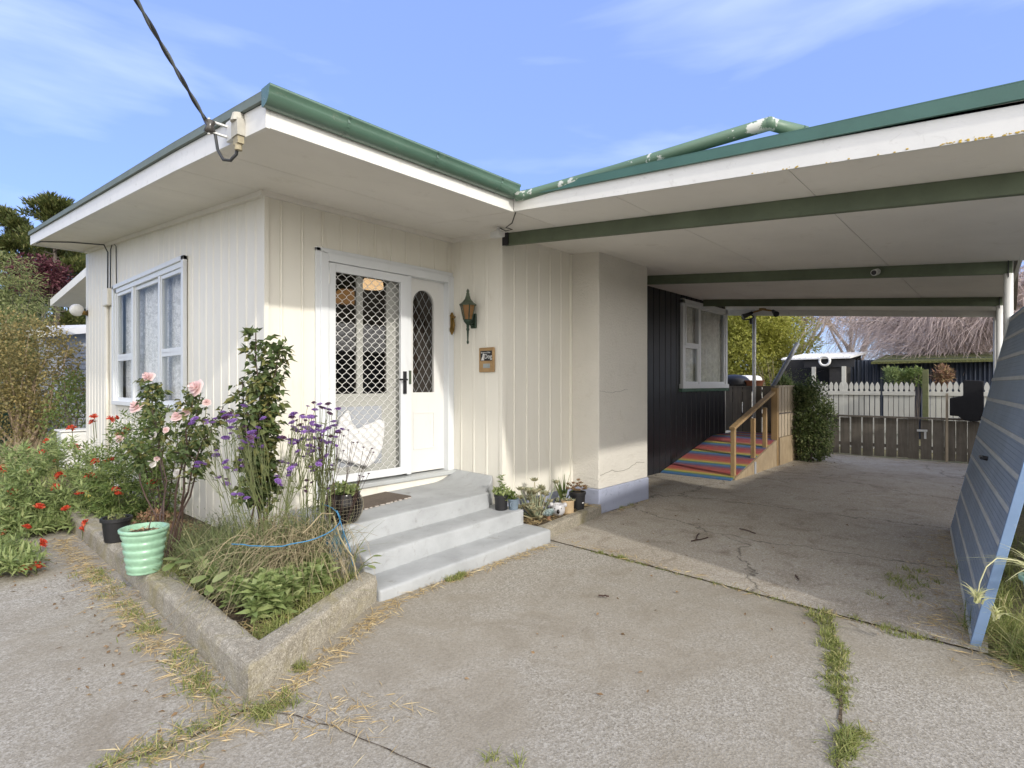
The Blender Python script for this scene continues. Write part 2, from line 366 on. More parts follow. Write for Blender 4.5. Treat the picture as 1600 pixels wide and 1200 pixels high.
# ------------------------------------------------------------------ foliage builders (vectorised)
def unit(a): return a / np.maximum(1e-9, np.linalg.norm(a, axis=-1, keepdims=True))
def leaves(mb, pos, dr, ln, wd, up=None, fold=.2, droop=.15):
    """n leaves: 6-vertex blades folded on the midrib, starting at pos and pointing along dr"""
    pos = np.asarray(pos, float); dr = unit(np.asarray(dr, float)); N = len(pos)
    ln = np.broadcast_to(ln, (N,)).reshape(N, 1); wd = np.broadcast_to(wd, (N,)).reshape(N, 1)
    u = np.array([0, 0, 1.]) + rng.normal(0, .45, (N, 3)) if up is None else np.asarray(up)
    sd = unit(np.cross(dr, u)); nn = unit(np.cross(sd, dr))
    mid = pos + dr * ln * .5; tip = pos + dr * ln - nn * ln * droop
    l1 = pos + dr * ln * .38 + sd * wd * .5 + nn * wd * fold; r1 = pos + dr * ln * .38 - sd * wd * .5 + nn * wd * fold
    V = np.stack([pos, l1, mid, r1, tip], 1).reshape(-1, 3)
    b = (np.arange(N) * 5)[:, None]
    F = np.concatenate([b + [0, 2, 1], b + [0, 3, 2], b + [1, 2, 4], b + [2, 3, 4]], 0)
    mb.np(V, F)
def blades(mb, base, h, lean, wd, segs=4, curve=1.0):
    """n curved tapering grass blades"""
    base = np.asarray(base, float); N = len(base)
    h = np.broadcast_to(h, (N,)).reshape(N, 1); wd = np.broadcast_to(wd, (N,)).reshape(N, 1)
    lean = np.asarray(lean, float).reshape(N, 2) if np.ndim(lean) else rng.normal(0, lean, (N, 2))
    a = rng.uniform(0, 2 * np.pi, N); sd = np.stack([np.cos(a), np.sin(a), 0 * a], 1)
    rows = []
    for i in range(segs + 1):
        t = i / segs
        p = base.copy(); p[:, :2] += lean * h * (t ** (1 + curve * .6)); ll = np.linalg.norm(lean, axis=1, keepdims=True)
        p[:, 2:] += h * (t - .45 * np.minimum(1.6, ll) * t * t * curve)
        w = wd * (1 - t) ** .7 * .5 + .0004
        rows += [p - sd * w, p + sd * w]
    V = np.stack(rows, 1).reshape(-1, 3); k = 2 * (segs + 1); b = (np.arange(N) * k)[:, None]
    F = np.concatenate([b + [2 * i, 2 * i + 1, 2 * i + 3, 2 * i + 2] for i in range(segs)], 0)
    mb.np(V, F)
def twigs(mb, start, pts_off, r0, r1):
    """n three-sided twigs; pts_off (N,S,3) offsets from start"""
    start = np.asarray(start, float); N, S, _ = pts_off.shape
    P = start[:, None, :] + pts_off
    d = unit(np.gradient(P, axis=1)); ref = unit(np.cross(d, np.array([.31, .77, .55]))); bi = np.cross(d, ref)
    rr = np.linspace(0, 1, S)[None, :, None]; rad = np.reshape(r0, (-1, 1, 1)) * (1 - rr) + r1 * rr
    rings = [P + (ref * math.cos(t) + bi * math.sin(t)) * rad for t in (0, 2.094, 4.189)]
    V = np.stack(rings, 2).reshape(-1, 3); b = (np.arange(N) * S * 3)[:, None]
    F = []
    for i in range(S - 1):
        for k in range(3):
            F.append(b + [i * 3 + k, i * 3 + (k + 1) % 3, (i + 1) * 3 + (k + 1) % 3, (i + 1) * 3 + k])
    mb.np(V, np.concatenate(F, 0))
def sph(n):
    v = rng.normal(0, 1, (n, 3)); return unit(v)
def in_ball(n): return sph(n) * rng.uniform(0, 1, (n, 1)) ** (1 / 3)
def clumps(mb, centres, size, per, ln, wd, outward, spread=.8, upb=.2, droop=.15, flat=1.):
    """leaf clumps round many centres: leaves point outward from the plant's middle with a spread"""
    C = np.repeat(np.asarray(centres), per, 0); N = len(C)
    off = in_ball(N) * size; off[:, 2] *= flat
    d = unit(np.repeat(np.asarray(outward), per, 0)) + rng.normal(0, spread, (N, 3)) + np.array([0, 0, upb]) + unit(off) * .6
    leaves(mb, C + off, d, ln * rng.uniform(.6, 1.3, N), wd * rng.uniform(.7, 1.2, N), droop=droop)
SKYSAT, SKYVAL, SKYSTR, SUNSTR, EXPO, CLMAX, CLLOC = 1.15, .95, .15, 1.2, 1.10, .42, (0, 0, 0)
# ------------------------------------------------------------------ setting: ground
def S(b): return 2.692 + .0928 * b if b <= 4.7 else 3.128 + .081 * (b - 4.7)     # underside of the eaves
def be(a): return -.05 + .035 * (a - 5)                                             # right-hand edge of the carport
def sheet(name, poly, z, mat):
    bm = bmesh.new(); vs = [bm.verts.new((x, y, z)) for x, y in poly]; f = bm.faces.new(vs)
    bmesh.ops.triangulate(bm, faces=[f]); me = bpy.data.meshes.new(name); bm.to_mesh(me); bm.free()
    me.materials.append(mat); o = bpy.data.objects.new(name, me); COL.objects.link(o); o['kind'] = 'structure'; return o
sheet('ground', [(-400, -400), (400, -400), (400, 400), (-400, 400)], -.03, M['dirt'])
sheet('driveway', [(-9, -9), (3.7, -9), (3.75, -.35), (4.06, .12), (4.22, 3.28), (4.17, 4.0), (2.3, 5.0), (1.32, 5.0), (1.38, 7.35), (.2, 7.6), (-9, 9.5)], 0, M['drive'])
sheet('carport_floor', [(4.075, .10), (8, .22), (13.5, .32), (13.5, 4.6), (5.5, 4.6), (4.3, 4.0), (4.235, 3.27)], .002, M['cfloor'])
bed = MB(); nb1 = 22
for i in range(nb1):      # raised bed falling to the ground past the end of the wall
    y0, y1 = 7.0 + i * .12, 7.0 + (i + 1) * .12
    def bz(x, y): e = max(0, min(1, (y - 7.25) / .9)); f = max(0, min(1, (x - .3) / .9)); return .10 * (1 - e * .6) * f + .006
    for j in range(10):
        xa = (lambda y: 1.26 - max(0, y - 7.36) * .62 if y > 7.36 else 1.26)
        def bxx(y, j): a = max(.1, xa(y)); return a + (2.112 - a) * j / 10
        bed.add([(bxx(y0, j), y0, bz(bxx(y0, j), y0)), (bxx(y0, j + 1), y0, bz(bxx(y0, j + 1), y0)), (bxx(y1, j + 1), y1, bz(bxx(y1, j + 1), y1)), (bxx(y1, j), y1, bz(bxx(y1, j), y1))], [(0, 1, 2, 3)])
bed.add([(1.2, 2.83, .106), (2.25, 3.40, .106), (2.25, 4.7, .106), (2.112, 4.7, .106), (2.112, 7.0, .106), (1.26, 7.0, .106), (1.25, 5, .106)], [(0, 1, 2, 3, 4, 5, 6)])
bed.build('soil', M['soil'])['kind'] = 'structure'
sheet('soil', [(-.6, 9.3), (.0, 7.85), (.9, 7.3), (1.24, 7.2), (2.1, 7.2), (2.1, 11), (0, 11)], .004, M['soil'])

# ------------------------------------------------------------------ house
H = thing('house', (2.1, 4.7, 0), 'cream board-clad single storey house with wide white eaves', 'house')
def board_wall(name, p0, p1, nrm, mat, pitch, zb, zt, openings=(), phase=.0, depth=.006, bead=.006):
    p0 = Vector((p0[0], p0[1], 0)); p1 = Vector((p1[0], p1[1], 0)); L = (p1 - p0).length; d = (p1 - p0) / L; n = Vector((nrm[0], nrm[1], 0))
    prof = [(0, 0)]; u = phase if phase > .05 else pitch
    while u < L - .03:
        prof += [(u - .008, 0), (u - .003, -depth), (u + .003, -depth), (u + .007, bead * .6), (u + .013, bead), (u + .020, bead * .6), (u + .024, 0)]
        u += pitch * rng.uniform(.97, 1.03)
    prof.append((L, 0))
    cuts = sorted(set([x for o in openings for x in o[:2]]))
    out = []
    for (ua, da), (ub, db) in zip(prof, prof[1:]):
        ks = [ua] + [c for c in cuts if ua + 1e-6 < c < ub - 1e-6] + [ub]
        for a, b in zip(ks, ks[1:]):
            ta = (a - ua) / (ub - ua + 1e-12); tb = (b - ua) / (ub - ua + 1e-12)
            out.append((a, da + (db - da) * ta, b, da + (db - da) * tb))
    mb = MB()
    for a, da, b, db in out:
        A = p0 + d * a + n * da; B = p0 + d * b + n * db; mid = (a + b) / 2
        za, zc = zt(A), zt(B)
        spans = [(zb, zb, za, zc)]
        for o in openings:
            if o[0] <= mid <= o[1]: spans = [(zb, zb, o[2], o[2]), (o[3], o[3], za, zc)]
        for q0, q1, q2, q3 in spans:
            mb.add([(A.x, A.y, q0), (B.x, B.y, q1), (B.x, B.y, q3), (A.x, A.y, q2)], [(0, 1, 2, 3)])
    return mb.build(name, mat, H)
top = lambda p: S(p.y) + .06
# walls facing the door porch, the left garden, the lamp return, the carport
board_wall('wall', (2.114, 4.7), (4.215, 4.7), (0, -1), M['cream'], .19, .05, top, [(.50, 2.101, .50, 2.70)], .13)
board_wall('wall', (2.114, 11.08), (2.114, 4.7), (-1, 0), M['cream'], .19, .05, top, [(11.08 - 9.33, 11.08 - 6.61, 1.25, 2.82)], .12)
board_wall('wall', (4.215, 4.7), (4.215, 3.93), (-1, 0), M['cream'], .195, .05, top, phase=.15)
board_wall('wall', (4.215, 3.93), (5.44, 3.93), (0, -1), M['cream'], .205, .26, top, phase=.19)
board_wall('wall', (6.59, 4.425), (11.53, 4.425), (0, -1), M['black'], .21, .0, top, [(9.44 - 6.59, 11.50 - 6.59, 1.46, 3.015)], .16)['label'] = 'black board wall under the carport'
for q in ((11.53, 11.60, 4.44, 11.0, 0, 3.5), (3.3, 11.6, 17.0, 17.1, 0, 3.6), (2.114, 3.3, 11.09, 11.2, 0, 3.6), (3.3, 3.4, 11.2, 17, 0, 3.7), (11.5, 11.6, 11.0, 17.0, 0, 3.6)): MB().box(*q).build('wall', M['cream'], H)
mb = MB(); mb.box(4.2, 5.45, 3.922, 3.98, 0, .26); mb.build('base_strip', M['basepaint'], H)
for q in ((4.207, 4.262, 3.912, 3.95, .28, 3.05), (2.098, 2.135, 4.684, 4.72, .1, 3.12), (5.405, 5.438, 3.905, 3.935, .26, 3.04)): MB().box(*q).build('corner_board', M['cream'], H)
# moulding where the walls meet the eaves
mb = MB()
def slope_strip(mb, x0, x1, y0, y1, zlo, zhi):      # box whose top and bottom follow the eaves slope
    v = [(x0, y0, S(y0) + zlo), (x1, y0, S(y0) + zlo), (x1, y1, S(y1) + zlo), (x0, y1, S(y1) + zlo)]
    w = [(x0, y0, S(y0) + zhi), (x1, y0, S(y0) + zhi), (x1, y1, S(y1) + zhi), (x0, y1, S(y1) + zhi)]
    mb.hexa(v, w)
slope_strip(mb, 2.06, 4.17, 4.655, 4.70, -.045, .002); slope_strip(mb, 2.07, 2.115, 4.70, 11.08, -.045, .002); slope_strip(mb, 4.17, 4.215, 3.93, 4.70, -.045, .002)
mb.build('eaves_moulding', M['soffit'], H)
# porch and left eaves lining, panel by panel
mb = MB(); g = .0025
def panel(mb, x0, x1, y0, y1, lo=0., hi=.012): slope_strip(mb, x0 + g, x1 - g, y0 + g, y1 - g, lo, hi)
for y0, y1 in ((3.2, 4.0), (4.0, 4.72)): panel(mb, 1.44, 3.58, y0, y1)
panel(mb, 3.58, 4.26, 3.2, 4.72)
ys = [4.72, 5.45, 6.65, 7.85, 9.05, 10.25, 11.24]
for y0, y1 in zip(ys, ys[1:]): panel(mb, 1.44, 2.12, y0, y1)
mb.build('soffit', M['soffit'], H)
mb = MB(); slope_strip(mb, 1.44, 4.3, 3.2, 4.75, .014, .02); slope_strip(mb, 1.44, 2.2, 4.75, 11.24, .014, .02); mb.build('soffit_backing', M['gap'], H)
# fascia boards
mb = MB(); mb.box(1.458, 3.56, 3.178, 3.203, 2.972, 3.10); mb.build('fascia', M['fascia'], H, bevel=.003)
mb = MB(); slope_strip(mb, 1.432, 1.456, 3.178, 4.7, -.018, .125); slope_strip(mb, 1.432, 1.456, 4.7, 11.26, -.018, .125); mb.box(1.456, 2.7, 11.24, 11.26, 3.64, 3.78); mb.build('barge_board', M['fascia'], H)
mb = MB(); slope_strip(mb, 1.408, 1.430, 3.12, 4.7, .128, .175); slope_strip(mb, 1.408, 1.430, 4.7, 11.28, .128, .175); slope_strip(mb, 1.408, 1.50, 3.12, 4.7, .176, .182); slope_strip(mb, 1.408, 1.50, 4.7, 11.28, .176, .182); mb.build('barge_flashing', M['greybar'], H)
# roof sheets with ribs
mb = MB()
for y0, y1 in ((3.16, 4.7), (4.7, 11.28)): slope_strip(mb, 1.50 if 1 else 0, 3.5, y0, y1, .14, .17)
slope_strip(mb, 3.5, 11.9, 4.6, 11.28, .14, .17); slope_strip(mb, 3.5, 11.9, 3.4, 4.6, .165, .18)
mb.hexa([(2.62, 11.3, 3.95), (11.9, 11.3, 3.95), (11.9, 17.5, 3.52), (2.62, 17.5, 3.52)], [(2.62, 11.3, 4.02), (11.9, 11.3, 4.02), (11.9, 17.5, 3.59), (2.62, 17.5, 3.59)])
x = 1.6
while x < 3.5:
    slope_strip(mb, x, x + .03, 3.16, 4.7, .17, .19); slope_strip(mb, x, x + .03, 4.7, 11.28, .17, .19); x += .19
mb.build('roof', M['greybar'], H)
mb = MB(); mb.hexa([(2.60, 11.3, 3.83), (2.63, 11.3, 3.83), (2.63, 17.52, 3.40), (2.60, 17.52, 3.40)], [(2.60, 11.3, 4.0), (2.63, 11.3, 4.0), (2.63, 17.52, 3.57), (2.60, 17.52, 3.57)])
mb.hexa([(2.63, 11.3, 3.84), (3.35, 11.3, 3.84), (3.35, 17.5, 3.41), (2.63, 17.5, 3.41)], [(2.63, 11.3, 3.86), (3.35, 11.3, 3.86), (3.35, 17.5, 3.43), (2.63, 17.5, 3.43)])
mb.build('rear_barge_board', M['fascia'], H)
# gutter: ogee profile run along the front edge
prof = [(.0, .133), (-.003, .030), (-.02, .026), (-.045, .030), (-.068, .042), (-.086, .062), (-.096, .086), (-.099, .108), (-.108, .116), (-.111, .126), (-.106, .134), (-.099, .131), (-.093, .112), (-.088, .086), (-.07, .052), (-.04, .038), (-.008, .036), (-.006, .13)]
mb = MB(); k = len(prof); v = []
for x in (1.405, 3.53): v += [(x, 3.176 + p, 3.042 + q) for p, q in prof]
mb.add(v, [(i, (i + 1) % k, k + (i + 1) % k, k + i) for i in range(k)])
for x in (1.405, 3.53):
    mb.add([(x, 3.176 + p, 3.042 + q) for p, q in prof[:11]], [tuple(range(11))])
gut = mb.build('gutter', M['green'], H, smooth=True)
gut.data.polygons.foreach_set('use_smooth', [len(p.vertices) == 4 for p in gut.data.polygons])
for x in (1.90, 2.62, 3.30):
    mb = MB(); v = []
    for xx in (x, x + .022): v += [(xx, 3.176 + p * 1.04, 3.042 + q * 1.03 - .003) for p, q in prof[:10]]
    mb.add(v, [(i, i + 1, 11 + i - 1, 10 + i) for i in range(9)]); mb.build('gutter_bracket', M['green'], gut)
mb = MB()
for x in (1.72, 2.9):
    mb.box(x, x + .1, 3.09, 3.10, 3.183, 3.184)
# downpipe from the gutter over the carport roof
pts = [(3.52, 3.12, 3.085), (3.56, 3.05, 3.085), (3.60, 2.2, 3.09), (3.63, 1.12, 3.11), (3.83, .97, 3.075)]
mb = MB(); mb.tube(pts, .042, 14); mb.sphere((3.63, 1.12, 3.11), .0425, 14)
m, nt, b_, tc = newmat('flaking_pipe_paint')
n = noise(nt, tc.outputs['Object'], 9, 6, .7); n2 = noise(nt, tc.outputs['Object'], 2.2, 2, .5)
mm = nd(nt, 'ShaderNodeMath', operation='MULTIPLY'); nt.links.new(n.outputs['Fac'], mm.inputs[0]); nt.links.new(n2.outputs['Fac'], mm.inputs[1])
c = ramp(nt, mm.outputs[0], [(.30, (.10, .17, .115)), (.312, (.5, .52, .48))]); nt.links.new(c, b_.inputs['Base Color']); b_.inputs['Roughness'].default_value = .45
mb.build('downpipe', m, H, smooth=True)
mb = MB(); mb.tube([(3.795, .985, 3.067), (3.83, .962, 3.058)], .047, 14); mb.build('pipe_collar', M['green'], H, smooth=True)
# chimney breast
bm = bmesh.new()
o = MB().box(5.44, 6.59, 3.54, 4.44, .285, 3.06).build('chimney', M['roughcast'], H, bevel=.012)
MB().box(5.428, 6.602, 3.528, 4.44, 0, .285).build('chimney_base', M['basepaint'], o, bevel=.012)
# crack lines in the plaster
mb = MB()
def crackline(mb, pts, w=.0025):
    for p, q in zip(pts, pts[1:]): mb.bar(p, q, .003, w, (0, 0, 1))
crackline(mb, [(5.46 + i * .065, 3.537, .44 + .02 * math.sin(i * .6) + rng.normal(0, .009) + i * .003) for i in range(17)])
mb.build('plaster_crack', M['gap'], o); mb = MB()
crackline(mb, [(5.45 + i * .07, 3.537, 1.42 + rng.normal(0, .006) - .02 * math.sin(i * .5)) for i in range(10)], .002)
mb.build('plaster_crack', M['gap'], o)

# left window: three bays, the side bays split by a rail
W = MB()
x0, x1 = 2.085, 2.17
Y = [6.61, 7.42, 8.50, 9.33]
for y in (6.61, 9.27): W.box(x0, x1, y, y + .06, 1.25, 2.82)
W.box(x0, x1, 6.61, 9.33, 2.76, 2.822); W.box(2.055, x1, 6.57, 9.37, 1.215, 1.27)
for y in (7.39, 8.47): W.box(x0 + .005, x1, y, y + .07, 1.27, 2.76)
W.box(x0 - .02, x0 + .02, 6.54, 6.61, 1.22, 2.87); W.box(x0 - .02, x0 + .02, 9.33, 9.40, 1.22, 2.87); W.box(x0 - .02, x0 + .02, 6.54, 9.40, 2.822, 2.875)
WL = W.build('window', M['frame'], H, bevel=.004); WL['label'] = 'wide five-pane window with lace curtains'
def sash(parent, axis, a0, a1, z0, z1, off, w=.045, t=.03, mat='frame'):
    s = MB()
    def bx(p0, p1, q0, q1):
        if axis == 'y': s.box(off, off + t, p0, p1, q0, q1)
        else: s.box(p0, p1, off, off + t, q0, q1)
    bx(a0, a0 + w, z0, z1); bx(a1 - w, a1, z0, z1); bx(a0 + w, a1 - w, z0, z0 + w); bx(a0 + w, a1 - w, z1 - w, z1)
    s.build('sash', M[mat], parent, bevel=.003)
    p = MB()
    if axis == 'y': p.box(off + t * .4, off + t * .4 + .004, a0 + w, a1 - w, z0 + w, z1 - w)
    else: p.box(a0 + w, a1 - w, off + t * .4, off + t * .4 + .004, z0 + w, z1 - w)
    p.build('pane', M['glass'], parent)
for y0, y1 in ((6.67, 7.39), (8.54, 9.27)):
    sash(WL, 'y', y0, y1, 1.27, 1.86, 2.10); sash(WL, 'y', y0, y1, 1.86, 2.76, 2.10)
sash(WL, 'y', 7.46, 8.47, 1.27, 2.76, 2.115, .05)
def curtain(parent, axis, a0, a1, z0, z1, off, mat, amp=.025, per=.13):
    c = MB(); n = int((a1 - a0) / .02); v = []
    for i in range(n + 1):
        a = a0 + (a1 - a0) * i / n; d = off + amp * math.sin(2 * math.pi * a / per + math.sin(a * 9)) + amp * .4 * math.sin(a * 31)
        for z in (z0, z1): v.append((d, a, z) if axis == 'y' else (a, d, z))
    c.add(v, [(2 * i, 2 * i + 2, 2 * i + 3, 2 * i + 1) for i in range(n)]); c.build('curtain', M[mat], parent, smooth=True)
curtain(WL, 'y', 6.62, 9.32, 1.24, 2.80, 2.24, 'lace')
mb = MB(); mb.box(2.3, 2.32, 6.3, 9.7, .9, 3.0); mb.build('curtain_lining', M['net'], WL)
# black-wall window
W = MB(); y0, y1 = 4.372, 4.46
W.box(9.44, 9.52, y0, y1, 1.455, 3.02); W.box(11.43, 11.53, y0, y1, 1.455, 3.02); W.box(9.44, 11.53, y0, y1, 2.95, 3.03); W.box(9.40, 11.56, y0 - .02, y1, 1.42, 1.50); W.box(10.13, 10.21, y0, y1, 1.5, 2.95)
WB = W.build('window', M['frame'], H, bevel=.004); WB['label'] = 'white window in the black wall'
sash(WB, 'x', 9.52, 10.13, 1.50, 2.20, 4.385); sash(WB, 'x', 9.52, 10.13, 2.20, 2.95, 4.36); sash(WB, 'x', 10.21, 11.43, 1.50, 2.95, 4.39)
curtain(WB, 'x', 9.42, 11.52, 1.45, 3.02, 4.475, 'net', .02, .16)
mb = MB(); mb.box(9.3, 11.6, 4.60, 4.62, 1.3, 3.1); mb.build('curtain_lining', M['net'], WB)
mb = MB(); mb.box(9.38, 11.57, 4.36, 4.43, 1.36, 1.418); mb.build('sill', M['green'], WB)

# entrance: frame, security door, inner door, sidelight
E_ = MB(); fy0, fy1 = 4.655, 4.86
E_.box(2.601, 2.678, fy0, fy1, .50, 2.70); E_.box(4.13, 4.213, fy0, fy1, .50, 2.70); E_.box(2.678, 4.13, fy0, fy1, 2.625, 2.705); E_.box(3.578, 3.635, fy0 + .02, fy1, .56, 2.625)
E_.box(2.56, 2.61, 4.672, 4.699, .45, 2.74); E_.box(2.56, 4.213, 4.672, 4.698, 2.706, 2.745)
EN = E_.build('entrance', M['frame'], H, bevel=.004)
mb = MB(); mb.box(2.58, 4.213, 4.60, 4.86, .505, .545); mb.build('threshold', M['silver'], EN, bevel=.006)
mb = MB(); mb.box(2.62, 4.21, 4.63, 4.70, .36, .505); mb.build('threshold_apron', M['cream'], EN)
SD = thing_part = None
s = MB(); sy0, sy1 = 4.662, 4.690
s.box(2.683, 2.752, sy0, sy1, .575, 2.617); s.box(3.490, 3.573, sy0, sy1, .575, 2.617); s.box(2.752, 3.490, sy0, sy1, .575, .648); s.box(2.752, 3.490, sy0, sy1, 2.540, 2.617)
SDR = s.build('security_door', M['frame'], H, bevel=.004)
mb = MB(); P_ = .0923; pz = .0875; x = 2.755; i = 0
while x < 3.489:
    pts = []; n = int(1.895 / (pz / 8))
    for j in range(n + 1):
        z = .645 + j * pz / 8; ph = 2 * math.pi * z / pz; sgn = 1 if i % 2 else -1
        pts.append((x + sgn * .0225 * (math.cos(ph) * 1.06 - .06 * math.cos(3 * ph)), 4.676, z))
    mb.tube(pts, .0031, 4, False); x += P_ / 2; i += 1
mb.build('diamond_grille', M['white'], SDR, smooth=True)
mb = MB(); mb.box(3.515, 3.553, 4.648, 4.662, 1.40, 1.63); mb.tube([(3.534, 4.65, 1.545), (3.534, 4.615, 1.545), (3.44, 4.612, 1.545)], .010, 8); mb.build('handle', M['darkmetal'], SDR)
mb = MB(); mb.box(3.600, 3.622, 4.66, 4.676, 1.50, 1.64); mb.build('strike_plate', M['lampcopper'], EN)
for z in (.75, 1.45, 2.42):
    mb = MB(); mb.tube([(2.681, 4.655, z), (2.681, 4.655, z + .09)], .007, 8); mb.build('hinge', M['steel'], SDR)
# inner door with two tall panes
d = MB(); dy0, dy1 = 4.775, 4.82
for xx0, xx1, z0, z1 in ((2.70, 2.765, .56, 2.62), (3.045, 3.115, 1.405, 2.62), (3.395, 3.57, .56, 2.62), (2.765, 3.395, .56, 1.405), (2.765, 3.395, 2.56, 2.62)): d.box(xx0, xx1, dy0, dy1, z0, z1)
DR = d.build('front_door', paint('grey_door_paint', (.44, .44, .405), .5, .08), H, bevel=.004)
for xx0, xx1 in ((2.765, 3.045), (3.115, 3.395)):
    mb = MB(); mb.box(xx0, xx1, 4.792, 4.797, 1.405, 2.56); mb.build('pane', M['dglass'], DR)
mb = MB(); mb.box(2.83, 3.33, 4.768, 4.775, .70, 1.28); mb.build('lower_panel', M['greyboards'], DR, bevel=.006)
# sidelight
d = MB(); cx, rr = 3.845, .145
N = 24; arch = [(cx - rr, 1.41), (cx + rr, 1.41)] + [(cx + rr * math.cos(math.pi * i / N), 2.365 + rr * math.sin(math.pi * i / N)) for i in range(N + 1)]
def framed(mb, outer, inner, yf, yb):       # panel with a shaped opening, bridged ring by ring
    bm = bmesh.new(); lo = [bm.verts.new((x, yf, z)) for x, z in outer]; li = [bm.verts.new((x, yf, z)) for x, z in inner]
    eo = [bm.edges.new((lo[i], lo[(i + 1) % len(lo)])) for i in range(len(lo))]; ei = [bm.edges.new((li[i], li[(i + 1) % len(li)])) for i in range(len(li))]
    r = bmesh.ops.triangle_fill(bm, edges=eo + ei, use_beauty=True)
    bm.verts.index_update(); mb.add([v.co[:] for v in bm.verts], [tuple(v.index for v in f.verts) for f in bm.faces]); bm.free()
    k = len(inner); mb.add([(x, yf, z) for x, z in inner] + [(x, yb, z) for x, z in inner], [(i, (i + 1) % k, k + (i + 1) % k, k + i) for i in range(k)])
framed(d, [(3.635, .56), (4.13, .56), (4.13, 2.625), (3.635, 2.625)], arch, 4.735, 4.775)
d.box(3.635, 4.13, 4.776, 4.80, .56, 1.38)
for q in ((3.70, 3.99, .80, .815), (3.70, 3.99, 1.185, 1.20), (3.70, 3.712, .815, 1.185), (3.978, 3.99, .815, 1.185)): d.box(q[0], q[1], 4.728, 4.7345, q[2], q[3])
SL = d.build('sidelight', M['white'], H)
mb = MB(); mb.add([(x, 4.762, z) for x, z in arch], [tuple(range(len(arch)))]); mb.build('arched_pane', M['dglass'], SL)
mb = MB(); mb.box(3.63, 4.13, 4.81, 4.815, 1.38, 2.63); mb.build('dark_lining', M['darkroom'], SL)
mb = MB()
def inarch(x, z):
    if abs(x - cx) > rr or z < 1.41: return False
    return z <= 2.365 or (x - cx) ** 2 + (z - 2.365) ** 2 <= rr * rr
for sg in (1, -1):
    for kk in range(-2, 18):
        c0 = 1.41 + kk * .148; run = []
        for j in range(61):
            x = cx - rr + 2 * rr * j / 60; z = c0 + sg * (x - cx) * 1.62
            if inarch(x, z): run.append((x, 4.757, z))
        if len(run) > 2: mb.bar(run[0], run[-1], .0038, .004, (0, 1, 0))
mb.build('leading', M['lead'], SL)
# hall behind the door
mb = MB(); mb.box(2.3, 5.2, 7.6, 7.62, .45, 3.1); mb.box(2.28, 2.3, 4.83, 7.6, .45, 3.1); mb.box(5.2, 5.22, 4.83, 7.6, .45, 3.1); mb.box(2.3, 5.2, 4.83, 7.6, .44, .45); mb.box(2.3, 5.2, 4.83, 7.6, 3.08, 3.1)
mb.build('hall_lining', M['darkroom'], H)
for i, (p, r, lab) in enumerate((((4.05, 6.0, 2.76), .14, 'bright glass pendant lamp behind the top of the screen door'), ((3.52, 5.75, 2.50), .15, 'dim amber glowing bell shape behind the left pane of the front door'))):
    t = thing('pendant_lamp', (p[0], p[1], p[2] - .1), lab, 'lamp', 'lamps in the hall')
    s = MB(); s.lathe([(.02, .1), (r * .55, .09), (r * .95, .02), (r, -.05), (r * .93, -.06)], p, 14)
    s.build('lamp_shade', M['shade'] if i == 0 else emit('dim_shade', (.8, .45, .16), .35), t)  # second one is a dim amber glow given the same form
    s = MB(); s.tube([(p[0], p[1], p[2] + .09), (p[0], p[1], 3.08)], .006, 6); s.build('lamp_cord', M['darkmetal'], t)

# ------------------------------------------------------------------ carport
CP = thing('carport', (4.2, .0, 0), 'flat roofed carport with pale lining and green beams beside the house', 'carport')
XE = 12.22
mb = MB(); xs = [3.585, 4.19]; 
def cpan(x0, x1, y0, y1): panel(mb, x0, x1, y0, y1)
for x0, x1 in ((3.585, 4.215), (4.215, 7.245), (7.245, 10.25), (10.25, XE)):
    yr = [be(x0) - .04, 1.0, 2.2, 3.4, 4.46]
    for y0, y1 in zip(yr, yr[1:]):
        if x0 < 4.2 and y1 > 3.3: y1 = 3.2 + .0
        if x0 < 4.2 and y0 > 3.1: continue
        if y1 > y0: panel(mb, x0, x1, y0, y1)
panel(mb, 10.25, XE, 4.46, 6.2) if False else None
panel(mb, 11.62, XE, 4.46, 7.0)
mb.build('lining', M['csoffit'], CP)
mb = MB(); slope_strip(mb, 3.585, 4.215, be(3.9), 3.2, .014, .02); slope_strip(mb, 4.215, XE, be(5), 4.46, .014, .02); mb.build('lining_backing', M['cgap'], CP)
for x, ye in ((4.215, 3.905), (7.245, 4.42), (10.25, 4.35)):
    mb = MB(); slope_strip(mb, x + .002, x + .05, be(x) - .03, ye, -.125, -.001); mb.build('beam', M['beam'], CP, bevel=.003)
mb = MB(); slope_strip(mb, 4.203, 4.213, 3.83, 3.91, -.13, .0); mb.build('beam_hanger', M['darkmetal'], CP)
mb = MB()
x0 = 3.56
def taper(mb, x0, x1, y0, y1, lo0, hi0, lo1, hi1):
    mb.hexa([(x0, y0, S(y0) + lo0), (x1, y0, S(y0) + lo0), (x1, y1, S(y1) + lo1), (x0, y1, S(y1) + lo1)], [(x0, y0, S(y0) + hi0), (x1, y0, S(y0) + hi0), (x1, y1, S(y1) + hi1), (x0, y1, S(y1) + hi1)])
taper(mb, 3.560, 3.583, -.22, 3.177, -.008, .155, -.008, .10)
mb.build('front_fascia', M['fascia'], CP)
mb = MB(); taper(mb, 3.545, 3.562, -.24, 3.14, .158, .235, .103, .145); taper(mb, 3.535, 3.556, -.24, 3.14, .150, .160, .095, .105); taper(mb, 3.545, 3.75, -.24, 3.14, .236, .242, .146, .150); mb.build('roof_flashing', M['roofgreen'], CP)
mb = MB(); slope_strip(mb, XE, XE + .025, be(XE) - .05, 7.0, -.105, .15); mb.build('rear_fascia', M['fascia'], CP)
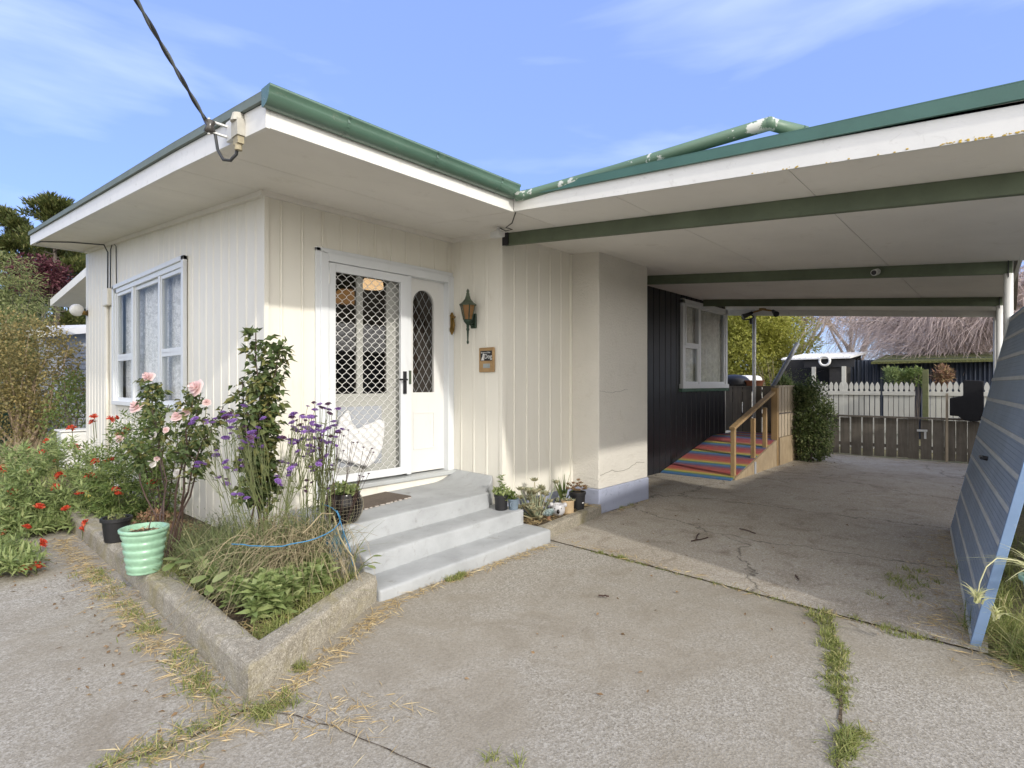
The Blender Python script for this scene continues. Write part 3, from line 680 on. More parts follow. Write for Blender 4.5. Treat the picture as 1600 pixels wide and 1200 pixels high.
mb = MB(); mb.hexa([(3.6, be(3.6) - .1, S(0) - .01), (XE, be(XE) - .1, S(0) - .01), (XE, be(XE) - .07, S(0) - .01), (3.6, be(3.6) - .07, S(0) - .01)], [(3.6, be(3.6) - .1, S(0) + .12), (XE, be(XE) - .1, S(0) + .12), (XE, be(XE) - .07, S(0) + .12), (3.6, be(3.6) - .07, S(0) + .12)]); mb.build('side_gutter', M['white'], CP)
mb = MB(); v0 = [(3.56, -.15), (XE + .03, be(XE) - .1), (XE + .03, 3.40), (3.56, 3.40)]
mb.hexa([(x, y, S(y) + .13) for x, y in v0], [(x, y, S(y) + .145) for x, y in v0]); mb.hexa([(11.62, 3.4, S(3.4) + .15), (XE + .03, 3.4, S(3.4) + .15), (XE + .03, 7.0, S(7) + .15), (11.62, 7.0, S(7) + .15)], [(11.62, 3.4, S(3.4) + .165), (XE + .03, 3.4, S(3.4) + .165), (XE + .03, 7.0, S(7) + .165), (11.62, 7.0, S(7) + .165)])
mb.build('roof', M['roofgreen'], CP)
for x, y in ((4.24, -.12), (7.27, be(7.27)), (10.27, be(10.27)), (12.18, be(12.18))):
    mb = MB(); mb.tube([(x, y, 0), (x, y, S(y) - .12)], .038, 12); p = mb.build('post', M['steel'], CP, smooth=True)
    mb = MB(); mb.box(x - .05, x + .05, y - .004, y + .004, S(y) - .16, S(y) - .0); mb.build('post_bracket', M['darkmetal'], p)
mb = MB(); mb.tube([(12.15, 4.05, .45), (12.15, 4.05, S(4.05) - .0)], .036, 12); mb.build('post', M['steel'], CP, smooth=True)
# yellow lichen along the fascia edge
mb = MB()
for i in range(75):
    y = rng.uniform(-.15, .28) if i < 60 else rng.uniform(.3, 1.2); z = S(y) - .006 + abs(rng.normal(0, .006))
    mb.sphere((3.558, y, z), rng.uniform(.002, .006), 6, (.5, 1.4, .8))
mb.build('lichen', plain('yellow_lichen', (.55, .38, .07), .9), CP)['kind'] = 'stuff'

# ------------------------------------------------------------------ front steps
ST = thing('front_steps', (3.2, 3.9, 0), 'three pale blue-grey concrete steps up to the front door', 'steps')
def slab(name, f0, f1, y1, za, zb, x0, x1, zlo=0.0):
    """one tread: front edge from f0 to f1, top height runs za -> zb from left to right"""
    nx = 28; ny = 8; mb = MB(); v = []; f = []
    for i in range(nx + 1):
        t = i / nx; x = x0 + (x1 - x0) * t
        for j in range(ny + 1):
            y = f0 + (f1 - f0) * t; y = y + (y1 - y) * j / ny
            wob = .004 * math.sin(x * 7 + j) + rng.normal(0, .0015)
            v.append((x + (0 if 0 < i < nx else 0), y + (rng.normal(0, .0025) if j == 0 else 0), za + (zb - za) * t + wob * (.4 if j else 1) - .004 * (j == 0)))
    k = ny + 1
    for i in range(nx):
        for j in range(ny): f.append((i * k + j, (i + 1) * k + j, (i + 1) * k + j + 1, i * k + j + 1))
    base = len(v)
    edge = [i * k for i in range(nx + 1)] + [nx * k + j for j in range(1, ny + 1)] + [i * k + ny for i in range(nx - 1, -1, -1)] + [j for j in range(ny - 1, 0, -1)]
    v += [(v[e][0], v[e][1], zlo) for e in edge]; m = len(edge)
    f += [(edge[(i + 1) % m], edge[i], base + i, base + (i + 1) % m) for i in range(m)]
    mb.add(v, f); o = mb.build(name, M['steps'], ST, smooth=False)
    b = o.modifiers.new('bevel', 'BEVEL'); b.width = .018; b.segments = 3; b.limit_method = 'ANGLE'; b.angle_limit = R(50)
    for p in o.data.polygons: p.use_smooth = True
    e = o.modifiers.new('ws', 'WEIGHTED_NORMAL') if False else None
    return o
slab('step', 3.235, 3.245, 3.62, .082, .132, 2.245, 4.165)
slab('step', 3.53, 3.555, 3.95, .235, .277, 2.32, 4.135)
# landing: its floor sweeps up into a cove against the lamp wall
nx, ny = 30, 12; v = []; f = []; mb = MB()
for i in range(nx + 1):
    for j in range(ny + 1):
        t = j / ny; xr = 2.30 + (3.965 + .247 * min(1, max(0, (t - .10) / .10)) - 2.30) * i / nx; y = 3.85 + (4.66 - 3.85) * t
        z = .392 + .035 * (xr - 2.3) / 1.7 + .015 * t
        if t > .12: z += .11 * max(0, (xr - 3.86) / .35) ** 2.2
        v.append((xr, y, z))
k = ny + 1
for i in range(nx):
    for j in range(ny): f.append((i * k + j, (i + 1) * k + j, (i + 1) * k + j + 1, i * k + j + 1))
edge = [i * k for i in range(nx + 1)] + [nx * k + j for j in range(1, ny + 1)] + [i * k + ny for i in range(nx - 1, -1, -1)] + [j for j in range(ny - 1, 0, -1)]
bs = len(v); v += [(v[e][0], v[e][1], 0) for e in edge]; m_ = len(edge); f += [(edge[(i + 1) % m_], edge[i], bs + i, bs + (i + 1) % m_) for i in range(m_)]
mb.add(v, f); o = mb.build('landing', M['steps'], ST, smooth=True)
b = o.modifiers.new('bevel', 'BEVEL'); b.width = .016; b.segments = 3; b.limit_method = 'ANGLE'; b.angle_limit = R(50)

# ------------------------------------------------------------------ planter kerbs
def kerb(name, pts, h, w, mat, label, cat, inward):
    """low wall along a polyline: dense strips with worn, slightly uneven edges"""
    mb = MB(); P = [Vector((p[0], p[1], 0)) for p in pts]; Q = [Vector((p[0], p[1], 0)) for p in inward]
    rows = []
    for i in range(len(P) - 1):
        L = (P[i + 1] - P[i]).length; n = max(2, int(L / .06))
        for j in range(n + (1 if i == len(P) - 2 else 0)):
            t = j / n; rows.append((P[i].lerp(P[i + 1], t), Q[i].lerp(Q[i + 1], t), h[i] + (h[i + 1] - h[i]) * t))
    prof = [(0, 0), (0, .35), (.0, .8), (.06, .97), (.18, 1.), (.5, 1.0), (.82, 1.), (.95, .96), (1, .8), (1, 0)]
    v = []; k = len(prof)
    for r, (p, q, hh) in enumerate(rows):
        for a, b in prof:
            x = p.lerp(q, a); jit = .002 if b > .2 else 0
            v.append((x.x + rng.normal(0, jit), x.y + rng.normal(0, jit), hh * b + rng.normal(0, jit * .7)))
    f = [(r * k + i, (r + 1) * k + i, (r + 1) * k + i + 1, r * k + i + 1) for r in range(len(rows) - 1) for i in range(k - 1)]
    f += [tuple(range(k)), tuple((len(rows) - 1) * k + i for i in range(k))[::-1]]
    mb.add(v, f); o = mb.build(name, mat, origin=(pts[0][0], pts[0][1], 0), smooth=False); return tag(o, label, cat)
kerb('planter_wall', [(1.232, 7.40), (1.20, 5.0), (1.118, 2.665), (2.235, 3.262)], [.17, .17, .172, .175], .15, M['kerb'], 'low mossy concrete wall round the front garden bed, meeting in a sharp corner', 'planter wall', [(1.40, 7.40), (1.37, 5.0), (1.285, 2.93), (2.235, 3.44)])
kerb('edging_kerb', [(4.18, 3.32), (5.43, 3.50)], [.125, .115], .1, M['kerb'], 'short concrete kerb between the steps and the chimney', 'kerb', [(4.18, 3.43), (5.43, 3.61)])
sheet('soil', [(4.14, 3.42), (5.43, 3.58), (5.43, 3.925), (4.14, 3.925)], .098, M['soil'])
def at(px, py, d):   # ground-plan point at a bearing (photo column, row) and a depth in metres
    r = (px - 800) / 871 * d; return (.668 * r + .744 * d, -.744 * r + .668 * d, 1.5 - (py - 601) / 871 * d)
# ------------------------------------------------------------------ fittings on the house
# wall lantern on the return wall (faces -x)
c = (4.10, 4.313)
L = thing('wall_lantern', (4.21, 4.325, 2.1), 'green and amber coach lantern on a bracket beside the front door', 'lantern')
mb = MB(); mb.box(4.188, 4.213, 4.285, 4.37, 2.10, 2.26); mb.build('wall_plate', M['lampgreen'], L, bevel=.012, seg=3)
mb = MB(); mb.tube([(4.20, 4.325, 2.15), (4.15, 4.32, 2.135), (4.11, 4.313, 2.15)], .013, 8); mb.tube([(c[0], c[1], 1.99), (c[0], c[1], 2.17)], [.008, .018], 8)
mb.lathe([(.006, 1.925), (.014, 1.945), (.008, 1.965), (.012, 2.06), (.02, 2.085), (.013, 2.095), (.014, 2.13), (.045, 2.165), (.048, 2.185)], (c[0], c[1], 0), 12); mb.build('bracket', M['lampgreen'], L, smooth=True)
mb = MB(); mb.lathe([(.046, 2.185), (.078, 2.335)], (c[0], c[1], 0), 6); mb.build('lamp_glass', M['amber'], L)
mb = MB()
for k in range(6):
    t = 2 * math.pi * k / 6; mb.tube([(c[0] + .047 * math.cos(t), c[1] + .047 * math.sin(t), 2.183), (c[0] + .08 * math.cos(t), c[1] + .08 * math.sin(t), 2.338)], .006, 5)
mb.build('lamp_cage', M['lampgreen'], L)
mb = MB(); mb.lathe([(.092, 2.335), (.095, 2.343), (.06, 2.37), (.032, 2.405), (.018, 2.45), (.02, 2.458), (.012, 2.475), (.017, 2.49), (.002, 2.515)], (c[0], c[1], 0), 12); mb.build('lamp_cap', M['lampcopper'], L)
# brass knocker plate on the door frame
L = thing('door_knocker', (4.20, 4.65, 2.07), 'small ornate aged brass knocker plate on the door frame', 'door knocker')
mb = MB(); prof = [(0, .13), (.012, .115), (.02, .10), (.03, .09), (.02, .075), (.021, .03), (.02, -.03), (.032, -.06), (.028, -.085), (.014, -.10), (0, -.125)]
pl = [(y, z) for y, z in prof] + [(-y, z) for y, z in prof[-2:0:-1]]
x = 4.172
mb.hexa([(x + y, 4.636, 2.17 + z) for y, z in pl], [(x + y, 4.652, 2.17 + z) for y, z in pl]); mb.build('back_plate', M['brass'], L, bevel=.003)
mb = MB(); mb.tube([(x, 4.64, 2.225), (x, 4.615, 2.21), (x, 4.61, 2.15), (x, 4.62, 2.10)], [.006, .009, .012, .008], 8); mb.tube([(x, 4.63, 2.235), (x + .03, 4.62, 2.25)], .007, 6); mb.build('striker', M['brass'], L, smooth=True)
# dog sign
L = thing('warning_sign', (4.20, 4.12, 1.62), 'small wooden plaque with a black dog warning placard under the lantern', 'sign')
mb = MB(); mb.box(4.188, 4.206, 4.012, 4.238, 1.625, 1.885); mb.build('board', wood('plaque_wood', (.28, .17, .07), (.48, .32, .16), 10, (1, .3, 1)), L, bevel=.012, seg=3)
mb = MB(); mb.box(4.184, 4.1879, 4.04, 4.208, 1.745, 1.85); PLQ = mb.build('placard', M['blackplastic'], L)
mb = MB(); mb.box(4.1862, 4.1879, 4.07, 4.17, 1.668, 1.715); mb.build('small_plate', plain('faded_plate', (.34, .37, .36), .6), L)
def text(body, size, loc, parent, mat, align='LEFT'):
    cu = bpy.data.curves.new('lettering', 'FONT'); cu.body = body; cu.size = size; cu.extrude = .0006; cu.align_x = align
    o = bpy.data.objects.new('lettering', cu); COL.objects.link(o); bpy.context.view_layer.update()
    me = bpy.data.meshes.new_from_object(o.evaluated_get(bpy.context.evaluated_depsgraph_get())); bpy.data.objects.remove(o)
    me.materials.clear(); me.materials.append(mat)
    t = bpy.data.objects.new('lettering', me); COL.objects.link(t); t.parent = parent
    mat4 = Matrix(((0, 0, -1), (-1, 0, 0), (0, 1, 0))).to_4x4(); mat4.translation = Vector(loc) - WLOC[parent.name]; t.matrix_local = mat4; return t
text('Beware of the', .024, (4.183, 4.20, 1.824), PLQ, M['white'])
text('Dog', .066, (4.183, 4.150, 1.768), PLQ, M['white'])
mb = MB(); sil = [(4.196, 1.75), (4.15, 1.75), (4.158, 1.77), (4.155, 1.79), (4.158, 1.802), (4.147, 1.806), (4.15, 1.816), (4.163, 1.822), (4.172, 1.812), (4.178, 1.79), (4.19, 1.77)]
mb.hexa([(4.1832, y, z) for y, z in sil], [(4.1838, y, z) for y, z in sil]); mb.build('dog_silhouette', M['white'], PLQ)
# floodlight and cable under the porch eaves
L = thing('floodlight', (4.15, 3.85, S(3.85)), 'small white floodlight under the porch eaves above the lantern', 'floodlight')
zz = S(3.75)
mb = MB(); mb.box(3.93, 4.02, 3.70, 3.82, zz - .10, zz - .045); mb.tube([(3.975, 3.76, zz - .04), (3.99, 3.76, zz + .0)], .02, 8); mb.build('lamp_head', M['steel'], L, bevel=.008)
mb = MB(); mb.tube([(3.99, 3.76, zz - .002), (4.05, 3.72, zz - .03), (4.08, 3.66, zz - .02), (4.03, 3.70, zz - .004), (3.90, 3.5, S(3.5) - .004), (3.62, 3.21, S(3.21) - .004)], .005, 6); mb.build('lead', M['cable'], L)
# overhead power cable and its bracket on the barge board
L = thing('power_cable', (1.425, 3.6, 3.05), 'twisted overhead power cable ending at a bracket on the barge board', 'cable')
A = Vector((1.30, 3.70, 3.12)); B = Vector((-.75, 2.15, 5.35)); pts = []
n = 40
def onpath(t): p = A.lerp(B, t); p.z -= .22 * math.sin(math.pi * t); return p
for o in (0, math.pi):
    mb = MB(); mb.tube([onpath(i / 90) + Vector((.008 * math.cos(i * .75 + o), .008 * math.sin(i * .75 + o), .004 * math.sin(i * .75 + o))) for i in range(91)], .0085, 6); mb.build('strand', M['cable'] if o == 0 else plain('grey_strand', (.12, .13, .125), .5), L, smooth=True)
mb = MB(); mb.tube([A, (1.345, 3.685, 3.05), (1.35, 3.66, 2.95), (1.36, 3.60, 2.875), (1.385, 3.555, 2.865), (1.405, 3.52, 2.90), (1.41, 3.505, 2.96)], .0095, 8); mb.build('drip_loop', M['cable'], L, smooth=True)
mb = MB(); mb.box(1.405, 1.431, 3.56, 3.68, 3.02, 3.14); mb.bar((1.43, 3.66, 3.11), (1.30, 3.69, 3.125), .02, .01); mb.bar((1.43, 3.66, 3.045), (1.30, 3.69, 3.06), .02, .01); mb.tube([(1.31, 3.69, 3.04), (1.31, 3.69, 3.14)], .008, 8); mb.build('bracket', M['steel'], L)
mb = MB(); mb.lathe([(.018, -.04), (.035, -.03), (.022, 0), (.035, .03), (.018, .04)], (1.315, 3.69, 3.09), 12); mb.build('insulator', plain('dark_porcelain', (.06, .055, .05), .2), L, smooth=True)
L = thing('service_box', (1.425, 3.5, 2.96), 'weathered white cable entry box fixed on the barge board corner', 'cable box')
mb = MB(); mb.box(1.385, 1.431, 3.455, 3.545, 3.0, 3.10); mb.lathe([(.045, 0), (.045, .0001), (.032, .05), (.002, .06)], (1.408, 3.50, 3.09), 12); mb.build('cover', paint('weathered_cap', (.50, .48, .42), .7, .2, (.25, .2, .13), .7, scale=14, stretch=(1, 1, 1)), L, bevel=.01)
mb = MB(); mb.box(1.392, 1.43, 3.465, 3.535, 2.955, 3.0); mb.lathe([(.022, 2.92), (.022, 2.955)], (1.41, 3.50, 0), 10); mb.build('gland', plain('dirty_cream', (.38, .33, .22), .7), L)
# conduit and meter box on the left wall
L = thing('wall_conduit', (2.1, 9.6, .2), 'cream conduit with junction box running down beside the left window', 'conduit')
mb = MB(); mb.tube([(2.09, 9.75, .3), (2.09, 9.75, 2.70)], .022, 10); mb.build('pipe', M['cream'], L, smooth=True)
mb = MB(); mb.box(2.04, 2.105, 9.52, 9.80, 2.62, 2.86); mb.build('junction_box', M['cream'], L, bevel=.015)
mb = MB(); mb.tube([(2.09, 9.72, 2.85), (2.09, 9.72, 3.4), (2.05, 9.75, S(9.75) - .03), (1.75, 10.2, S(10.2) - .01), (1.45, 10.5, S(10.5) - .03), (1.42, 10.6, S(10.6) - .05)], .009, 6); mb.tube([(2.09, 9.58, 2.85), (2.09, 9.56, 3.42), (2.09, 9.45, 3.5), (2.095, 9.30, 3.42), (2.095, 9.28, 2.9)], .007, 6); mb.build('lead', M['cable'], L, smooth=True)
L = thing('globe_lamp', (2.1, 11.05, 2.7), 'white globe lamp on the far left corner of the house', 'lamp')
mb = MB(); mb.sphere((1.98, 11.12, 2.68), .098, 16); mb.build('lamp_globe', M['white'], L, smooth=True)
mb = MB(); mb.tube([(2.0, 11.12, 2.66), (2.08, 11.08, 2.64), (2.11, 11.06, 2.64)], [.05, .03, .05], 10); mb.build('fitting', M['brass'], L)
# carport camera and twin spotlights
L = thing('security_camera', (7.22, .85, 2.68), 'small white security camera on the second green beam', 'camera')
zz = S(1.1) - .06
mb = MB(); mb.tube([(7.245, 1.10, zz), (7.20, 1.10, zz - .01)], .02, 8); mb.build('mount', M['steel'], L)
mb = MB(); mb.tube([(7.21, 1.10, zz - .005), (7.13, 1.12, zz - .025)], .034, 12); p = mb.build('body', M['steel'], L, smooth=False)
mb = MB(); mb.tube([(7.131, 1.12, zz - .025), (7.125, 1.121, zz - .027)], .026, 12); mb.build('lens', M['blackplastic'], L)
L = thing('twin_spotlight', (11.9, 3.9, S(3.9)), 'dark twin spotlight under the far end of the carport lining', 'spotlight')
zz = S(3.85)
mb = MB(); mb.tube([(11.9, 3.8, zz), (11.9, 3.8, zz - .04)], .07, 12); mb.tube([(11.9, 3.6, zz - .07), (11.9, 3.8, zz - .03), (11.9, 4.0, zz - .07)], .018, 8); mb.build('bracket', M['brass'], L)
for y, dy in ((4.0, .16), (3.6, -.1)):
    mb = MB(); mb.tube([(11.9, y, zz - .07), (11.84, y + dy * .5, zz - .12), (11.78, y + dy, zz - .16)], [.03, .045, .06], 10); mb.build('lamp_head', M['darkmetal'], L)
L = thing('cable_coil', (12.1, 4.2, S(4.2) - .1), 'loop of dark cable hung at the top of the grey landing post', 'cable coil')
mb = MB(); mb.tube([(12.1, 4.17 + .12 * math.cos(t), S(4.2) - .17 + .05 * math.sin(t)) for t in np.linspace(0, 6.3, 20)], .013, 6); mb.tube([(12.1, 4.1, S(4.2) - .2), (12.1, 4.1, S(4.2) - .32)], .03, 8); mb.build('coil', M['cable'], L)

# flat white shape set behind the lower half of the screen
bm_ = MB(); n = 14; v = []; f = []
out = [(2.76, .98), (2.83, 1.18), (2.92, 1.26), (2.95, 1.14), (3.02, 1.06), (3.10, 1.10), (3.20, 1.12), (3.27, 1.15), (3.33, 1.12), (3.32, .98), (3.30, .86), (3.22, .74), (3.14, .68), (3.02, .72), (2.90, .76), (2.80, .80)]
bm_.hexa([(x, 4.748 , z) for x, z in out], [(x, 4.700, z) for x, z in out])
tag(bm_.build('white_shape', M['cloth'], origin=(3.05, 4.73, .56), bevel=.02, seg=3), 'irregular flat white shape behind the screen door', 'bag')

# ------------------------------------------------------------------ ramp and landing under the carport
RP = thing('access_ramp', (10.0, 3.8, 0), 'rainbow striped wooden ramp with pine handrail along the black wall', 'ramp')
r0, r1, rz = 8.66, 10.84, .485
mb = MB(); nb = 16
for i in range(nb):
    xa = r0 + (r1 - r0) * i / nb + .003; xb = r0 + (r1 - r0) * (i + 1) / nb - .003; za = .02 + (rz - .02) * i / nb; zb = .02 + (rz - .02) * (i + 1) / nb
    mb.hexa([(xa, 3.235, za - .02), (xb, 3.235, zb - .02), (xb, 4.41, zb - .02), (xa, 4.41, za - .02)], [(xa, 3.235, za), (xb, 3.235, zb), (xb, 4.41, zb), (xa, 4.41, za)])
mb.build('ramp_deck', M['rainbow'], RP)
mb = MB(); mb.box(r1 + .003, 12.2, 3.235, 4.41, rz - .03, rz + .002); mb.build('landing_deck', M['rainbow'], RP)
mb = MB(); mb.hexa([(r0 + .1, 3.20, 0), (r1 - .05, 3.20, 0), (r1 - .05, 3.232, 0), (r0 + .1, 3.232, 0)], [(r0 + .1, 3.20, .03), (r1 - .05, 3.20, rz - .012), (r1 - .05, 3.232, rz - .012), (r0 + .1, 3.232, .03)]); mb.box(r1 + .09, 12.25, 3.19, 3.232, 0, rz + .02); mb.build('side_panel', M['ply'], RP)
mb = MB(); mb.box(9.60, 9.66, 3.185, 3.2, 0, .2); mb.build('batten', M['greyboards'], RP)
pz = [(8.85, .07, .58), (9.75, .2, .80), (10.35, .36, .95)]
for x, z0, z1 in pz:
    h = .58 + (x - 8.85) * .29
    mb = MB(); mb.box(x - .035, x + .035, 3.235, 3.30, z0 - .05, z0 + .02 + h * .0 + (.72 if x < 9 else .70)); mb.build('handrail_post', M['newwood'], RP, bevel=.004)
mb = MB(); mb.box(r1 - .04, r1 + .06, 3.19, 3.30, 0, 1.43); mb.build('corner_post', M['newwood'], RP, bevel=.004)
mb = MB(); mb.bar((8.80, 3.27, .80), (r1 + .0, 3.27, 1.36), .09, .045); mb.build('handrail', M['newwood'], RP, bevel=.004)
mb = MB(); y = 3.30
while y < 5.2: mb.box(12.20, 12.22, y, y + .185, rz, 1.43); y += .205
mb.box(12.18, 12.24, 3.23, 5.4, 1.43, 1.46); mb.box(12.22, 12.26, 3.23, 5.4, .8, .88); mb.build('landing_fence', M['greywood'], RP)
mb = MB(); x = 10.94
while x < 12.15: mb.box(x, x + .155, 3.212, 3.236, rz + .03, 1.44); x += .19
mb.box(10.91, 12.24, 3.20, 3.27, 1.44, 1.475); mb.build('side_fence', M['decktan'], RP)
mb = MB(); mb.box(10.92, 12.2, 3.202, 3.2115, .94, .965); mb.build('side_rail', M['bark'], RP)
t = thing('leaning_pole', (11.0, 3.2, 1.4), 'grey metal pole leaning out over the landing corner', 'pole')
mb = MB(); P0, P1 = Vector(at(1207, 606, 11.95)), Vector(at(1247, 537, 11.6)); mb.tube([P0 + (P0 - P1) * .9, P0, P1], .045, 10); mb.build('tube', plain('grey_pipe', (.20, .21, .23), .5, .3), t, smooth=True)
# things beyond the landing
t = thing('barbecue', (13.6, 5.3, 0), 'black domed barbecue behind the landing fence', 'barbecue')
p = at(1147, 604, 12.6)
mb = MB(); mb.lathe([(.36, 0), (.36, .06), (.33, .14), (.24, .22), (.1, .26), (.01, .265)], (p[0], p[1], 1.45), 20); mb.build('lid', M['blackplastic'], t, smooth=True)
mb = MB(); mb.lathe([(.20, 1.1), (.34, 1.25), (.36, 1.45)], (p[0], p[1], 0), 20)
for k in range(3): mb.tube([(p[0] + .2 * math.cos(k * 2.1), p[1] + .2 * math.sin(k * 2.1), 1.2), (p[0] + .33 * math.cos(k * 2.1), p[1] + .33 * math.sin(k * 2.1), -.03)], .018, 6)
mb.build('bowl', M['blackplastic'], t)
p = at(1158, 600, 14.5)
tag(MB().box(p[0] - .5, p[0] + .5, p[1] - .4, p[1] + .4, -.03, 1.72).build('water_tank', M['white'], origin=(p[0], p[1], -.03), bevel=.12, seg=4), 'white rounded tank half hidden behind the black barbecue', 'tank')
def planter_pot(name, c, rb, rt, h, mat, label, cat='plant pot', rim=.012, z=None, group=None, ribs=None, soil=True):
    t = thing(name, (c[0], c[1], c[2]), label, cat, group)
    mb = MB(); pr = [(rb * .96, 0), (rb, .006)]
    if ribs:
        for i in range(ribs):
            a, b = i / ribs, (i + 1) / ribs
            for q, e in ((.08, .0), (.3, .035), (.6, .06), (.85, .06), (.95, .02)):
                tt = a + (b - a) * q; pr.append(((rb + (rt - rb) * tt) * (.955 + e), .006 + (h - .035) * tt))
        pr += [(rt * .99, h - .03), (rt * 1.08, h - .02), (rt * 1.09, h), (rt * 1.02, h + .002)]
    else: pr += [(rb + (rt - rb) * .85, h * .85), (rt + rim * .0, h * .86), (rt + rim, h * .87), (rt + rim, h)]
    pr += [(rt * .93, h), (rt * .9, h * .85)]
    mb.lathe(pr, c, 36); mb.build('pot', mat, t, smooth=bool(ribs))
    if soil: s = MB(); s.lathe([(.001, h * .86), (rt * .93, h * .86), (rt * .9, h * .88), (.001, h * .9)], c, 20); s.build('potting_soil', M['soil'], t)
    return t
p = at(1178, 601, 12.3)
PT = planter_pot('terracotta_pot', (p[0], p[1], 1.38), .15, .2, .2, M['terracotta'], 'terracotta pot beside the grey landing post', rim=.015)
tag(MB().box(p[0] - .4, p[0] + .4, p[1] - .9, p[1] + .7, 1.33, 1.38).build('bench', M['greywood'], origin=(p[0], p[1], 1.33)), 'grey wooden bench top carrying the terracotta pot', 'bench')
mb = bpy.data.objects['bench'];
WLOC['bench'] = Vector((p[0], p[1], 1.33))
for sx in (-.35, .35):
    for sy in (-.8, .6): MB().box(p[0] + sx - .03, p[0] + sx + .03, p[1] + sy - .03, p[1] + sy + .03, -.03, 1.33).build('leg', M['greywood'], mb)

# ------------------------------------------------------------------ blue tilt door leaning on the carport posts
TD = thing('tilt_garage_door', (5.7, .3, 0), 'faded blue ribbed garage door leaning against the carport posts', 'garage door')
nb_, fb = Vector((4.145, .164, 0)), Vector((7.25, .463, 0)); along = (fb - nb_); Ld = along.length; along.normalize()
upv = Vector((.0, -.215, 1)); upv = (upv - along * upv.dot(along)).normalized(); nn = along.cross(upv); nn = nn if nn.y > 0 else -nn; HT = 2.18
def dp(u, w, o): return nb_ + along * u + upv * w + nn * o + Vector((0, 0, .0))
def dbox(mb, u0, u1, w0, w1, o0, o1): mb.hexa([dp(u0, w0, o0), dp(u1, w0, o0), dp(u1, w1, o0), dp(u0, w1, o0)], [dp(u0, w0, o1), dp(u1, w0, o1), dp(u1, w1, o1), dp(u0, w1, o1)])
mb = MB(); ns = 11; sp = (HT - .04) / ns
for i in range(ns):
    w0 = .02 + i * sp; dbox(mb, .03, Ld - .0, w0 + .0155, w0 + sp - .0155, -.004, .012)
    for q in range(1, 6): dbox(mb, .03, Ld, w0 + sp * q / 6 - .0025, w0 + sp * q / 6 + .0025, .0121, .0145)
mb.build('skin', M['doorblue'], TD, bevel=.003)
mb = MB()
for i in range(ns + 1): w0 = .02 + i * sp; dbox(mb, .03, Ld - .0, w0 - .015, w0 + .015, -.008, .018)
mb.build('rib', M['doorrib'], TD, bevel=.003)
mb = MB(); dbox(mb, 0, .03, 0, HT, -.03, .018); dbox(mb, .03, Ld, -.0, .007, -.03, .016); dbox(mb, .03, Ld, HT - .005, HT + .02, -.03, .016); dbox(mb, Ld, Ld + .02, 0, HT, -.03, .014)
mb.build('frame', M['stripframe'], TD, bevel=.003)
mb = MB(); mb.tube([dp(1.7, .92, .012), dp(1.7, .92, .05)], .018, 8); mb.tube([dp(1.64, .92, .055), dp(1.76, .92, .055)], .012, 8); mb.build('handle', M['darkmetal'], TD)
# stump and hanging-style pot with spider plant at the right edge
tag(MB().lathe([(.055, 0), (.05, .3), (.055, .36)], (4.02, -.12, -.03), 10).build('timber_stump', M['greywood'], origin=(4.02, -.12, -.03)), 'short grey timber stump under the pale green pot', 'stump')
SP = planter_pot('green_pot', (4.02, -.12, .335), .06, .085, .15, plain('pale_green_plastic', (.30, .50, .40), .5), 'pale green pot of trailing spider plant by the blue door')
mb = MB(); N = 60; a = rng.uniform(0, 6.28, N)
blades(mb, np.stack([4.02 + .03 * np.cos(a), -.12 + .03 * np.sin(a), np.full(N, .47)], 1), rng.uniform(.15, .3, N), np.stack([np.cos(a), np.sin(a)], 1) * rng.uniform(.5, 1.3, (N, 1)), .014, 6, 1.6)
mb.tube([(4.0, -.10, .50), (3.92, -.02, .58), (3.82, .06, .60), (3.76, .10, .56), (3.73, .125, .48), (3.72, .135, .40)], .003, 5)
N = 34; a = rng.uniform(0, 6.28, N); blades(mb, np.stack([np.full(N, 3.72), np.full(N, .135), np.full(N, .38)], 1) + rng.normal(0, .006, (N, 3)), rng.uniform(.06, .16, N), np.stack([np.cos(a), np.sin(a)], 1) * rng.uniform(.4, 1.2, (N, 1)), .010, 5, 1.5)
N = 22; a = rng.uniform(0, 6.28, N); blades(mb, np.stack([np.full(N, 3.80), np.full(N, .06), np.full(N, .30)], 1) + rng.normal(0, .008, (N, 3)), rng.uniform(.06, .14, N), np.stack([np.cos(a), np.sin(a)], 1) * rng.uniform(.4, 1.2, (N, 1)), .010, 5, 1.5)
mb.build('foliage', M['lf_pale'], SP)

# ------------------------------------------------------------------ fences and buildings beyond the carport
def bat(px, a):   # lateral position on the plane x = a seen at bearing px
    t = (px - 800) / 871; return a * (-.744 * t + .668) / (.668 * t + .744)
PF = thing('paling_fence', (13.6, 2.0, 0), 'low weathered grey paling fence across the end of the carport', 'fence')
mb = MB(); y = -1.2
k = 0
FX = 13.62
y1 = bat(1252, FX)
y = y1
while y > -1.0:
    w = .172 + rng.normal(0, .006); h = .80 + rng.normal(0, .012); mb.box(FX, FX + .018, y - w, y, .0 + rng.uniform(0, .03), h); y -= w + (rng.uniform(.003, .010) if rng.random() < .7 else rng.uniform(.014, .03))
mb.build('palings', M['greywood'], PF, bevel=.002)
mb = MB(); mb.box(FX - .05, FX + .0185, -1.0, y1, .805, .845); mb.build('rail', M['greywood'], PF); MB().box(FX + .019, FX + .06, -1, y1, .2, .27).build('rail', M['greywood'], PF)
mb = MB(); mb.box(FX - .03, FX - .002, bat(1447, FX) - .02, bat(1433, FX), .56, .60); mb.box(FX - .025, FX - .002, bat(1446, FX) - .015, bat(1446, FX) + .02, .42, .56); mb.build('latch', M['steel'], PF)
t = MB(); t.box(FX - .07, FX - .052, bat(1480, FX) - .02, bat(1480, FX) + .02, .0, 1.32)
